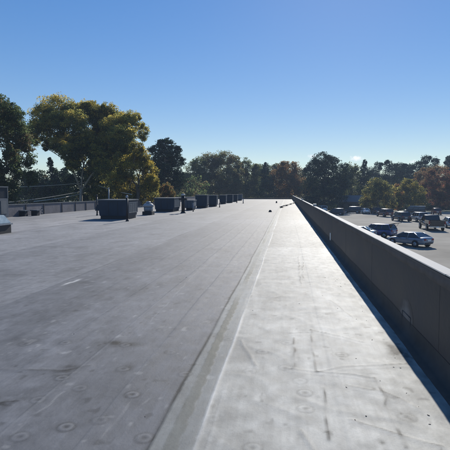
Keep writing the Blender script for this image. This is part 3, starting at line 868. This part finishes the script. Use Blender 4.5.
# ------------------------------------------------------------------ trees
PAL = dict(
    green=[(.095, .13, .055), (.115, .145, .06), (.08, .11, .052)],
    sage=[(.15, .175, .070), (.17, .19, .075), (.125, .15, .065)],
    yellow=[(.58, .45, .10), (.50, .41, .10), (.40, .37, .10)],
    gold=[(.48, .36, .06), (.42, .31, .06), (.30, .27, .07)],
    olive=[(.155, .160, .062), (.185, .180, .07), (.13, .142, .06)],
    orange=[(.34, .17, .06), (.28, .15, .06), (.22, .15, .06)],
    red=[(.25, .095, .06), (.20, .085, .06), (.18, .11, .06)],
    brown=[(.18, .135, .075), (.16, .135, .075), (.20, .145, .07)],
    dark=[(.034, .056, .042), (.045, .066, .046), (.030, .050, .040)],
)


def leaf_cloud(lobes, leaf, cover, pal_fn, r_, clump=.22, flat=1.0):
    """lobes: (centre Vector, rx, ry, rz). Leaves in clumps spread through the outer volume of each lobe."""
    cen, tint = [], []
    for li, (c, rx, ry, rz) in enumerate(lobes):
        area = 4 * math.pi * ((rx * ry) ** 1.6 / 3 + (rx * rz) ** 1.6 / 3 + (ry * rz) ** 1.6 / 3) ** (1 / 1.6)
        n = int(cover * area / (leaf * leaf * .5))
        ncl = int(r_.integers(64, 84))
        per = max(4, n // ncl)
        d = r_.normal(size=(ncl, 3)); d /= np.linalg.norm(d, axis=1)[:, None]
        rad = .50 + .58 * r_.random(ncl) ** .8
        stick = r_.random(ncl) < .10
        rad[stick] += .16 * r_.random(stick.sum())
        cc = np.array(c) + d * rad[:, None] * np.array([rx, ry, rz])
        size = clump * (.55 + .7 * r_.random(ncl)) * (rx + ry + rz) / 3 * 1.7
        cols = pal_fn(li, cc, d, rad, r_)
        off = r_.normal(size=(ncl, per, 3))
        off *= np.minimum(1, 1.55 / np.linalg.norm(off, axis=2))[..., None]
        off = off * size[:, None, None] * np.array([.6, .6, .42 * flat])
        cen.append((cc[:, None, :] + off).reshape(-1, 3))
        tint.append(np.repeat(cols, per, axis=0))
    cen = np.concatenate(cen); tint = np.concatenate(tint)
    n = len(cen)
    nrm = r_.normal(size=(n, 3)); nrm[:, 2] = nrm[:, 2] * 1.1 + .25
    nrm /= np.linalg.norm(nrm, axis=1)[:, None]
    u = np.cross(nrm, r_.normal(size=(n, 3))); u /= np.linalg.norm(u, axis=1)[:, None]
    w = np.cross(nrm, u)
    s = leaf * (.65 + .7 * r_.random(n))[:, None]
    bend = nrm * s * .22
    V = np.stack([cen - u * s * .62, cen + w * s * .38 + bend, cen + u * s * .62, cen - w * s * .38 + bend], 1).reshape(-1, 3)
    F = np.arange(4 * n).reshape(n, 4)
    tint = tint * (.75 + .5 * r_.random(n))[:, None]
    return V, F, np.repeat(tint, 4, axis=0)


def pal_mix(main, alt=None, amount=0.3, where=None):
    A = np.array(PAL[main]); B = np.array(PAL[alt]) if alt else A

    def fn(li, cc, d, rad, r_):
        n = len(cc)
        a = A[r_.integers(0, len(A), n)]; b = B[r_.integers(0, len(B), n)]
        f = r_.random(n) < np.clip(amount + (where(cc, d, rad) if where else 0), 0, 1)
        f = f * (.6 + .4 * r_.random(n))
        return a * (1 - f[:, None]) + b * f[:, None]
    return fn


def px_tree(name, label, depth, trunk_px, lobes, pal, mat='leaf', leaf=.2, cover=1.1, seed=1, bark='bark', tr=.25, deep=.0, limbs=True, group=None, cat='tree', clump=.22, flat=1.0):
    """A tree whose crown lobes are given by direction and distance; each lobe keeps real thickness, spread in depth."""
    r_ = np.random.default_rng(seed); rr = random.Random(seed)
    q = at_depth(trunk_px, 195, depth)
    base = Vector((q.x, q.y, LOT - .02))
    t = thing(name, label, cat, base, 0, group)
    k = depth / 450
    L = []
    for (px, py, rx, ry) in lobes:
        c = at_depth(px, py, depth) - base
        back = FWD * rr.uniform(-1, 1) * deep
        back.z = 0
        c = c + back
        L.append((c, rx * k * .98, (rx + ry) * .48 * k, ry * k * .98))
        for _ in range(2):                # smaller boughs breaking the outline
            v = Vector((rr.gauss(0, 1), rr.gauss(0, 1), rr.gauss(.2, 1))).normalized()
            f = rr.uniform(.28, .5)
            L.append((c + Vector((v.x * rx * k, v.y * rx * k, v.z * ry * k)) * rr.uniform(.75, .98), rx * k * f, rx * k * f, ry * k * f))
    V, F, T = leaf_cloud([((c.x, c.y, c.z), a, b, d) for c, a, b, d in L], leaf, cover, pal, r_, clump, flat)
    np_mesh('crown', V, F, M[mat], t, colors=T)
    mb = MB()
    top = max(c.z for c, *_ in L); cx = sum(c.x for c, *_ in L) / len(L); cy = sum(c.y for c, *_ in L) / len(L)
    low = min(c.z - d for c, a, b, d in L)
    if not limbs:                         # conifer: one straight leader
        hi = max(c.z + d * .6 for c, a, b, d in L)
        mb.tube([(0, 0, 0), (0, 0, hi * .5), (cx * .3, cy * .3, hi)], [tr, tr * .7, .04], n=10)
        for c, a, b, d in L:
            for s in range(3):
                ang = rr.uniform(0, 6.28)
                mb.tube([(0, 0, max(.5, c.z - d * .4)), (c.x + a * .7 * math.cos(ang), c.y + a * .7 * math.sin(ang), c.z)], [tr * .25, .02], n=5)
    else:
        fork = max(top * .30, min(low + 1.5, top * .5))
        mb.tube([(0, 0, 0), (.05, .02, fork * .5), (cx * .15, cy * .15, fork)], [tr * 1.25, tr, tr * .85], n=12)
        f0 = Vector((cx * .15, cy * .15, fork))
        order = sorted(range(len(L)), key=lambda q: (L[q][0] - f0).dot(RGT))
        ng = 3 if len(L) > 5 else 2
        joint = {}
        for g in range(ng):
            ids = order[g * len(L) // ng:(g + 1) * len(L) // ng]
            mean = sum((L[q][0] for q in ids), Vector()) / len(ids)
            j = f0.lerp(mean, .5) + Vector((rr.uniform(-.3, .3), rr.uniform(-.5, .5), .25))
            j.z = max(j.z, fork + .3)
            mb.tube([f0 - Vector((0, 0, .3)), f0.lerp(j, .5) + Vector((rr.uniform(-.2, .2), rr.uniform(-.2, .2), .15)), j], [tr * .62, tr * .5, tr * .4], n=8)
            for q in ids: joint[q] = j
        for q, (c, a, b, d) in enumerate(L):
            if q % 3 or (q // 3) % 2: continue
            s = joint[q].copy()
            e = c
            if e.z < fork * .8: s = Vector((cx * .1, cy * .1, max(.4, e.z * .7)))
            m1 = s.lerp(e, .5) + Vector((rr.uniform(-.6, .6), rr.uniform(-.6, .6), .05 * (e - s).length -.06 * abs(e.x - s.x)))
            mb.tube([s, m1, e], [tr * .30, tr * .18, .03], n=7)
            for j in range(3):
                f = e + Vector((rr.uniform(-1, 1) * a, rr.uniform(-1, 1) * b, rr.uniform(-.2, .9) * d)) * .85
                mb.tube([m1.lerp(e, .6), f], [tr * .12, .015], n=5)
    mb.build('trunk', M[bark], t)
    return t


# the near left tree and the tall yellow one
px_tree('deciduous_tree', 'tall dark green tree cut by the left edge, tinged brown below', 46, -6,
        [(2, 108, 14, 13), (15, 118, 11, 12), (-9, 114, 14, 15), (8, 134, 17, 14), (22, 138, 8, 10), (-12, 142, 18, 17), (12, 155, 15, 13), (22, 158, 7, 9), (-8, 172, 18, 15), (9, 176, 14, 12), (22, 178, 6, 8), (2, 192, 16, 12)],
        pal_mix('green', 'brown', .10, lambda c, d, q: .55 * np.exp(-((c[:, 2] - 10.0) / 1.5) ** 2)), leaf=.16, cover=1.55, seed=3, deep=2.5, tr=.32)
px_tree('deciduous_tree', 'largest tree, broad green crown turning yellow with a pale trunk', 62, 80,
        [(62, 111, 16, 11), (48, 120, 13, 11), (80, 110, 14, 10), (97, 114, 12, 10), (42, 132, 8, 7), (60, 129, 14, 10), (80, 126, 15, 11), (100, 128, 14, 12), (118, 127, 13, 11), (131, 125, 9, 9),
         (128, 141, 12, 11), (110, 144, 13, 11), (90, 144, 10, 8), (72, 142, 6, 6), (115, 117, 10, 8), (137, 137, 5, 6), (52, 140, 6, 4), (104, 158, 12, 10), (93, 153, 8, 7), (118, 152, 10, 10), (72, 120, 14, 9), (90, 134, 16, 10), (65, 137, 8, 5), (76, 150, 7, 7), (100, 169, 11, 9), (50, 147, 5, 4), (86, 162, 5, 6), (70, 154, 6, 6), (92, 164, 9, 8), (40, 142, 7, 5), (110, 172, 10, 10), (68, 158, 7, 6), (60, 148, 8, 6), (92, 176, 10, 9), (106, 184, 12, 10), (120, 190, 11, 9), (74, 166, 6, 6), (98, 192, 12, 8), (70, 143, 10, 8), (58, 138, 10, 7), (84, 148, 10, 9), (36, 126, 7, 7), (34, 138, 5, 5), (140, 130, 6, 8), (126, 150, 12, 10), (88, 168, 9, 8), (70, 104, 10, 6), (112, 176, 12, 10), (88, 107, 11, 8), (106, 108, 9, 7), (110, 120, 10, 9), (93, 118, 10, 9), (132, 118, 8, 7), (78, 154, 8, 8), (64, 146, 8, 7), (86, 140, 12, 10), (100, 150, 10, 9), (80, 164, 7, 8)],
        pal_mix('sage', 'yellow', .12, lambda c, d, q: np.clip((c[:, 2] - 8.0) / 7, 0, .65) * np.clip(.35 + d[:, 2], 0, 1.2) * 1.6 + np.clip((c[:, 0] - 2) / 8, 0, .45) * np.clip(.6 + d[:, 2], .2, 1)), leaf=.155, cover=1.65, seed=4, bark='pale_bark', deep=4.0, tr=.22)
px_tree('deciduous_tree', 'golden yellow lower tree right of the largest one', 57, 138,
        [(140, 158, 9, 10), (130, 170, 11, 11), (147, 172, 9, 10), (136, 185, 12, 10), (151, 188, 8, 9), (121, 163, 8, 9), (119, 182, 9, 10), (143, 196, 13, 8), (126, 197, 10, 7), (154, 182, 6, 8), (140, 150, 6, 7), (130, 160, 9, 9), (145, 165, 8, 8)],
        pal_mix('olive', 'gold', .42, lambda c, d, q: np.clip(.25 + .4 * d[:, 2], 0, .5) + np.clip((c[:, 0] - 2) / 5, 0, .35)), leaf=.16, cover=1.5, seed=5, deep=2.0)
px_tree('shrub', 'small orange-brown bush over the second rooftop unit', 64, 167,
        [(166, 189, 6, 6), (172, 193, 4, 5), (161, 193, 5, 6), (167, 199, 8, 5)], pal_mix('olive', 'orange', .6), leaf=.16, cover=1.2, seed=6, tr=.1, cat='shrub')
px_tree('evergreen_tree', 'dark evergreen standing behind the pale trunk', 76, 108,
        [(106, 163, 13, 12), (95, 176, 13, 13), (112, 180, 14, 13), (84, 184, 12, 12), (118, 168, 10, 12), (100, 192, 18, 10)], pal_mix('dark', 'green', .3), 'needle', leaf=.24, cover=1.25, seed=7, deep=2.5, limbs=False)
px_tree('evergreen_tree', 'low dark spire evergreen between the two left-hand trees', 84, 53,
        [(53, 164, 2.2, 5), (53, 173, 5, 6), (40, 181, 10, 10), (62, 182, 10, 12), (53, 186, 10, 9), (72, 186, 9, 13), (31, 184, 8, 12), (50, 196, 22, 9)], pal_mix('dark', 'green', .35), 'needle', leaf=.26, cover=1.25, seed=8, deep=2.5, limbs=False)
px_tree('pine_tree', 'lone dark round-topped pine right of the golden tree', 86, 165,
        [(165, 144, 9, 6), (157, 151, 8, 6), (172, 152, 9, 7), (163, 160, 13, 7), (177, 162, 8, 6), (153, 164, 7, 7), (166, 171, 15, 8), (180, 178, 7, 6), (156, 178, 8, 8), (167, 187, 13, 8)],
        pal_mix('dark', 'green', .15), 'needle', leaf=.22, cover=1.5, seed=9, deep=2.5, limbs=False, clump=.26, flat=.7)
# the row across the end of the roof
px_tree('deciduous_tree', 'dull green tree immediately right of the lone pine', 135, 193,
        [(199, 166, 8, 8), (192, 173, 9, 10), (186, 183, 8, 10), (202, 180, 9, 11), (193, 192, 14, 9)], pal_mix('olive', 'green', .5), leaf=.30, seed=10, deep=4)
px_tree('deciduous_tree', 'wide olive tree with brown tinge, tallest in the row above the units', 142, 218,
        [(210, 160, 9, 7), (224, 159, 10, 7), (206, 170, 10, 10), (220, 170, 12, 11), (233, 166, 8, 9), (212, 183, 11, 10), (230, 181, 11, 11), (238, 174, 6, 8), (220, 193, 17, 8)], pal_mix('olive', 'brown', .35), leaf=.30, seed=11, deep=5, tr=.35)
px_tree('deciduous_tree', 'green tree between the wide olive one and the slim dark conifer', 150, 248,
        [(245, 167, 7, 8), (252, 174, 8, 10), (242, 181, 8, 10), (257, 171, 5, 7), (249, 190, 13, 9)], pal_mix('olive', 'green', .6), leaf=.32, seed=12, deep=4)
px_tree('conifer_tree', 'slim dark conifer left of the orange-brown tree', 138, 266,
        [(266, 167, 3, 4), (265, 175, 6, 6), (267, 184, 8, 7), (266, 193, 10, 7)], pal_mix('dark', 'green', .3), 'needle', leaf=.28, cover=1.2, seed=13, limbs=False)
px_tree('deciduous_tree', 'orange-brown autumn tree above the roof\'s far end', 146, 288,
        [(283, 167, 7, 5), (291, 170, 9, 8), (277, 178, 8, 9), (298, 176, 8, 9), (287, 183, 11, 9), (301, 188, 8, 9), (285, 193, 15, 7)], pal_mix('brown', 'orange', .55), leaf=.30, seed=14, deep=4)
px_tree('deciduous_tree', 'muted green tree filling in behind the orange-brown one', 162, 274,
        [(272, 169, 5, 5), (262, 172, 6, 7), (280, 172, 8, 8), (270, 182, 12, 9), (292, 182, 12, 10), (310, 186, 9, 9)], pal_mix('green', 'brown', .4), leaf=.34, seed=15, deep=3)
px_tree('pine_tree', 'largest dark pine, rising at the far end of the parapet', 132, 324,
        [(321, 159, 9, 6), (314, 166, 9, 6), (330, 164, 10, 7), (309, 175, 9, 7), (322, 175, 13, 9), (337, 173, 9, 8), (343, 182, 7, 8), (315, 186, 13, 8), (334, 188, 13, 9), (324, 198, 20, 8)],
        pal_mix('dark', 'green', .22), 'needle', leaf=.27, cover=1.05, seed=16, deep=3, limbs=False, clump=.26, flat=.75, tr=.4)
px_tree('deciduous_tree', 'grey-green tree just right of the largest dark pine', 145, 350,
        [(350, 170, 7, 7), (345, 181, 7, 9), (355, 178, 6, 8), (350, 192, 10, 10), (350, 204, 11, 7)], pal_mix('olive', 'green', .5), leaf=.30, seed=17, deep=3)
# right-hand side
px_tree('conifer_tree', 'pointed dark spruce between the grey-green tree and the olive pair', 150, 364.5,
        [(364.5, 163.5, 2, 4), (364.5, 169, 4, 4.5), (364.5, 176, 6, 6), (364.5, 185, 8, 7), (364.5, 196, 9, 9)], pal_mix('dark', 'green', .3), 'needle', leaf=.28, cover=1.2, seed=18, limbs=False)
px_tree('deciduous_tree', 'round olive tree over the dark red SUV', 122, 378,
        [(378, 184, 9, 6), (369, 193, 8, 8), (387, 191, 8, 8), (378, 198, 12, 8), (366, 203, 7, 6), (389, 202, 7, 6)], pal_mix('olive', 'yellow', .22), leaf=.26, cover=1.15, seed=19, deep=2)
px_tree('deciduous_tree', 'olive-gold round tree above the white-roofed van', 124, 412,
        [(412, 184, 8, 6), (405, 193, 7, 8), (420, 192, 7, 8), (412, 199, 10, 7), (423, 202, 5, 5), (402, 202, 5, 5)], pal_mix('olive', 'gold', .42), leaf=.26, cover=1.1, seed=20, deep=2)
px_tree('shrub', 'small orange-red tree peeping between the two olive ones', 130, 398.5,
        [(398, 188, 4, 5), (400, 195, 5, 6), (397, 203, 5, 6)], pal_mix('orange', 'red', .5), leaf=.24, cover=1.2, seed=21, tr=.12)
px_tree('deciduous_tree', 'red-brown tree at the right edge over the far verge', 130, 438,
        [(436, 175, 7, 5), (447, 177, 8, 6), (432, 186, 8, 8), (445, 188, 10, 9), (456, 186, 9, 10), (435, 198, 9, 7), (450, 200, 12, 8)], pal_mix('red', 'brown', .5), leaf=.26, cover=1.15, seed=22, deep=3)
px_tree('deciduous_tree', 'dull orange tree in front of the right-hand evergreens', 150, 428,
        [(430, 172, 7, 5), (422, 178, 7, 7), (440, 170, 9, 5), (428, 188, 8, 9)], pal_mix('orange', 'brown', .6), leaf=.30, seed=23, deep=3)
for i, (px, lob, lab) in enumerate((
        (379, [(378, 166, 4.5, 4), (376, 173, 6, 6), (381, 182, 8, 8)], 'leftmost evergreen of the skyline row, right of the pointed spruce'),
        (391, [(387, 164.5, 4, 3.5), (394, 167, 5, 4), (390, 174, 9, 7), (392, 185, 10, 9)], 'twin-topped evergreen above the gap between the olive trees'),
        (406, [(401, 167, 5, 4), (408, 169, 6, 5), (405, 177, 10, 8), (410, 188, 11, 9)], 'broad evergreen left of the two ball-topped ones on the skyline'),
        (423, [(423, 160, 4.5, 4), (420, 166, 6, 4.5), (427, 169, 6, 5), (421, 177, 9, 8), (424, 189, 10, 9)], 'evergreen with a ball-shaped top, tallest on the right skyline'),
        (435, [(434.5, 162, 3.8, 4.5), (434, 170, 5, 5), (436, 180, 8, 8)], 'narrow evergreen with a small ball top near the right edge'),
        (449, [(448, 163, 5, 5), (454, 160, 6, 5), (448, 171, 8, 6), (452, 182, 9, 9)], 'evergreen cut by the right edge on the skyline'))):
    px_tree('evergreen_tree', lab, 172, px, lob, pal_mix('dark', 'green', .35), 'needle', leaf=.34, cover=1.1, seed=40 + i, deep=3, limbs=False, group='evergreens on the right skyline', clump=.26)

# the wood that closes the view behind them all, and the scrub at its foot
def wood(name, label, cat, spec, leaf, pal, seed, mat='leaf', cover=.9):
    r_ = np.random.default_rng(seed); rr = random.Random(seed)
    L = []
    for px0, px1, stepw, d0, d1, ytop0, ytop1, rad in spec:
        x = px0
        while x < px1:
            d = rr.uniform(d0, d1); yt = rr.uniform(ytop0, ytop1)
            c0 = at_depth(x, yt, d)
            z = c0.z
            rw = rad * rr.uniform(.8, 1.25)
            while z > LOT + .5:
                L.append(((c0.x + rr.uniform(-1, 1) * rw * .4, c0.y + rr.uniform(-1, 1) * rw * .5, z - rw * .9), rw, rw, rw * .95))
                z -= rw * 1.35
            x += stepw * rr.uniform(.7, 1.3)
    V, F, T = leaf_cloud(L, leaf, cover, pal, r_)
    return tag(np_mesh(name, V, F, M[mat], colors=T), label, cat, kind='stuff')


wood('far_wood', 'dense wood of mixed trees closing the view behind the roof', 'wood',
     [(-60, 200, 11, 96, 112, 176, 190, 3.2), (180, 350, 9, 168, 190, 172, 182, 3.6), (340, 480, 8, 178, 200, 174, 184, 3.6)], .40, pal_mix('green', 'brown', .3), 61, cover=.75)
wood('undergrowth', 'dark scrub along the far edge of the car park', 'undergrowth',
     [(300, 480, 6, 136, 142, 201, 206, 1.6)], .26, pal_mix('dark', 'green', .5), 62, cover=1.0)

# ------------------------------------------------------------------ utility pole and wires at the left
q = at_depth(90, 195, 66)
t = thing('utility_pole', 'slim wooden utility pole carrying wires in front of the largest tree', 'utility pole', (q.x, q.y, LOT - .02))
ztop = at_depth(90, 180.5, 66).z - LOT
MB().tube([(0, 0, 0), (0, 0, ztop + .25)], [.13, .09], n=10).build('pole', M['wood_pole'], t)
MB().box(-.7, .7, -.06, .06, ztop - .25, ztop - .13).build('crossarm', M['wood_pole'], t)


def sag(a, b, s, n=14):
    return [a.lerp(b, i / n) - Vector((0, 0, s * 4 * (i / n) * (1 - i / n))) for i in range(n + 1)]


top = at_depth(90, 182, 65.8)
wires = [(at_depth(-25, 187.3, 60), top, .25, 'upper wire sagging from the left edge to the pole'),
         (at_depth(-25, 205, 50), at_depth(90, 189.5, 65.8), .3, 'lower wire rising from the left edge to the pole'),
         (at_depth(34, 201.5, 44), at_depth(90, 191.5, 65.9), .15, 'lowest short wire rising to the pole'),
         (top + Vector((.1, 0, 0)), at_depth(132, 194.5, 52), .2, 'wire dropping right from the pole behind the largest unit')]
for a, b, s, lab in wires:
    o = MB().tube(sag(a, b, s), .042, n=6).build('overhead_wire', M['wire'])
    tag(o, lab, 'wire', 'overhead wires at the left')

# ------------------------------------------------------------------ air
hm, nt, out = new_mat('haze')
pv = N(nt, 'ShaderNodeVolumePrincipled', Density=HAZE, Anisotropy=0.0)
pv.inputs['Color'].default_value = (.62, .78, 1.0, 1)
nt.links.new(pv.outputs[0], out.inputs['Volume'])
tag(MB().box(-S - 40, S + 40, -S - 40, S + 40, LOT - 1.2, 24).build('haze', hm), 'thin blue autumn air between roof and far trees', 'haze', kind='stuff')

# ------------------------------------------------------------------ sky, sun, camera
SUN_EL, SUN_AZ = R(29), R(6.4)          # azimuth measured from the parapet line toward the car park
sc = bpy.context.scene
w = bpy.data.worlds.new('World'); sc.world = w; w.use_nodes = True
nt = w.node_tree; nt.nodes.clear()
out = nt.nodes.new('ShaderNodeOutputWorld'); bg = nt.nodes.new('ShaderNodeBackground')
sky = nt.nodes.new('ShaderNodeTexSky'); sky.sky_type = 'NISHITA'; sky.sun_disc = False
sky.sun_elevation = SUN_EL; sky.sun_rotation = SUN_AZ
sky.air_density = 1.0; sky.dust_density = 0.035; sky.ozone_density = 2.5; sky.altitude = 50
bg.inputs['Strength'].default_value = 0.085
# a few scraps of cumulus low over the trees
tc = N(nt, 'ShaderNodeTexCoord')
hs = N(nt, 'ShaderNodeHueSaturation'); hs.inputs['Saturation'].default_value = 1.78; hs.inputs['Hue'].default_value = .516; hs.inputs['Value'].default_value = 1.92
gm = N(nt, 'ShaderNodeGamma', Gamma=.58)
nt.links.new(sky.outputs[0], gm.inputs['Color']); nt.links.new(gm.outputs[0], hs.inputs['Color'])
prev = hs.outputs[0]
for px, py, rx, ry, amt in ((356.5, 158.3, .016, .0065, 1.0), (312, 156.5, .012, .006, .55), (413, 161.5, .010, .005, .6)):
    d = ray(px, py).normalized()
    h = Vector((d.y, -d.x, 0)).normalized(); v = h.cross(d)
    du = N(nt, 'ShaderNodeVectorMath', operation='DOT_PRODUCT'); du.inputs[1].default_value = h / rx
    dv = N(nt, 'ShaderNodeVectorMath', operation='DOT_PRODUCT'); dv.inputs[1].default_value = v / ry
    df = N(nt, 'ShaderNodeVectorMath', operation='DOT_PRODUCT'); df.inputs[1].default_value = d
    for q_ in (du, dv, df): nt.links.new(tc.outputs['Generated'], q_.inputs[0])
    cx = N(nt, 'ShaderNodeCombineXYZ'); nt.links.new(du.outputs['Value'], cx.inputs[0]); nt.links.new(dv.outputs['Value'], cx.inputs[1])
    ln = N(nt, 'ShaderNodeVectorMath', operation='LENGTH'); nt.links.new(cx.outputs[0], ln.inputs[0])
    nz = N(nt, 'ShaderNodeTexNoise', Scale=190.0, Detail=5.0, Roughness=.6); nt.links.new(tc.outputs['Generated'], nz.inputs['Vector'])
    ad = N(nt, 'ShaderNodeMath', operation='MULTIPLY_ADD'); ad.inputs[1].default_value = 1.7; nt.links.new(nz.outputs['Fac'], ad.inputs[0]); nt.links.new(ln.outputs['Value'], ad.inputs[2])
    mr = N(nt, 'ShaderNodeMapRange'); mr.interpolation_type = 'SMOOTHSTEP'
    for k_, v_ in (('From Min', .95), ('From Max', 1.85), ('To Min', amt), ('To Max', 0.0)): mr.inputs[k_].default_value = v_
    nt.links.new(ad.outputs[0], mr.inputs['Value'])
    gt = N(nt, 'ShaderNodeMath', operation='GREATER_THAN'); gt.inputs[1].default_value = 0.9; nt.links.new(df.outputs['Value'], gt.inputs[0])
    ml = N(nt, 'ShaderNodeMath', operation='MULTIPLY'); nt.links.new(mr.outputs[0], ml.inputs[0]); nt.links.new(gt.outputs[0], ml.inputs[1])
    mx = N(nt, 'ShaderNodeMix', data_type='RGBA'); nt.links.new(ml.outputs[0], mx.inputs['Factor'])
    nt.links.new(prev, mx.inputs[6]); mx.inputs[7].default_value = (9.0, 9.2, 9.6, 1)
    prev = mx.outputs[2]
nt.links.new(prev, bg.inputs[0]); nt.links.new(bg.outputs[0], out.inputs[0])

sl = bpy.data.lights.new('sun', 'SUN'); sl.energy = 4.6; sl.angle = R(.53); sl.color = (1.0, .95, .87)
so = bpy.data.objects.new('sun', sl); C.objects.link(so)
sv = Vector((math.sin(SUN_AZ) * math.cos(SUN_EL), math.cos(SUN_AZ) * math.cos(SUN_EL), math.sin(SUN_EL)))
so.rotation_euler = sv.to_track_quat('Z', 'Y').to_euler(); so.location = (0, 0, 60)

cd = bpy.data.cameras.new('camera'); cd.sensor_width = 36; cd.lens = 36; cd.clip_start = .05; cd.clip_end = 8000
co = bpy.data.objects.new('camera', cd); C.objects.link(co); co.location = CAM
co.rotation_euler = Matrix((RGT, UP, -FWD)).transposed().to_euler()
sc.camera = co
sc.render.resolution_x = sc.render.resolution_y = 1024
vs = sc.view_settings
vs.view_transform = 'Standard'; vs.look = 'None'; vs.exposure = 0.5; vs.gamma = 1.0; vs.use_curve_mapping = False
sc.cycles.max_bounces = 6; sc.cycles.transparent_max_bounces = 8
sc.cycles.use_denoising = True
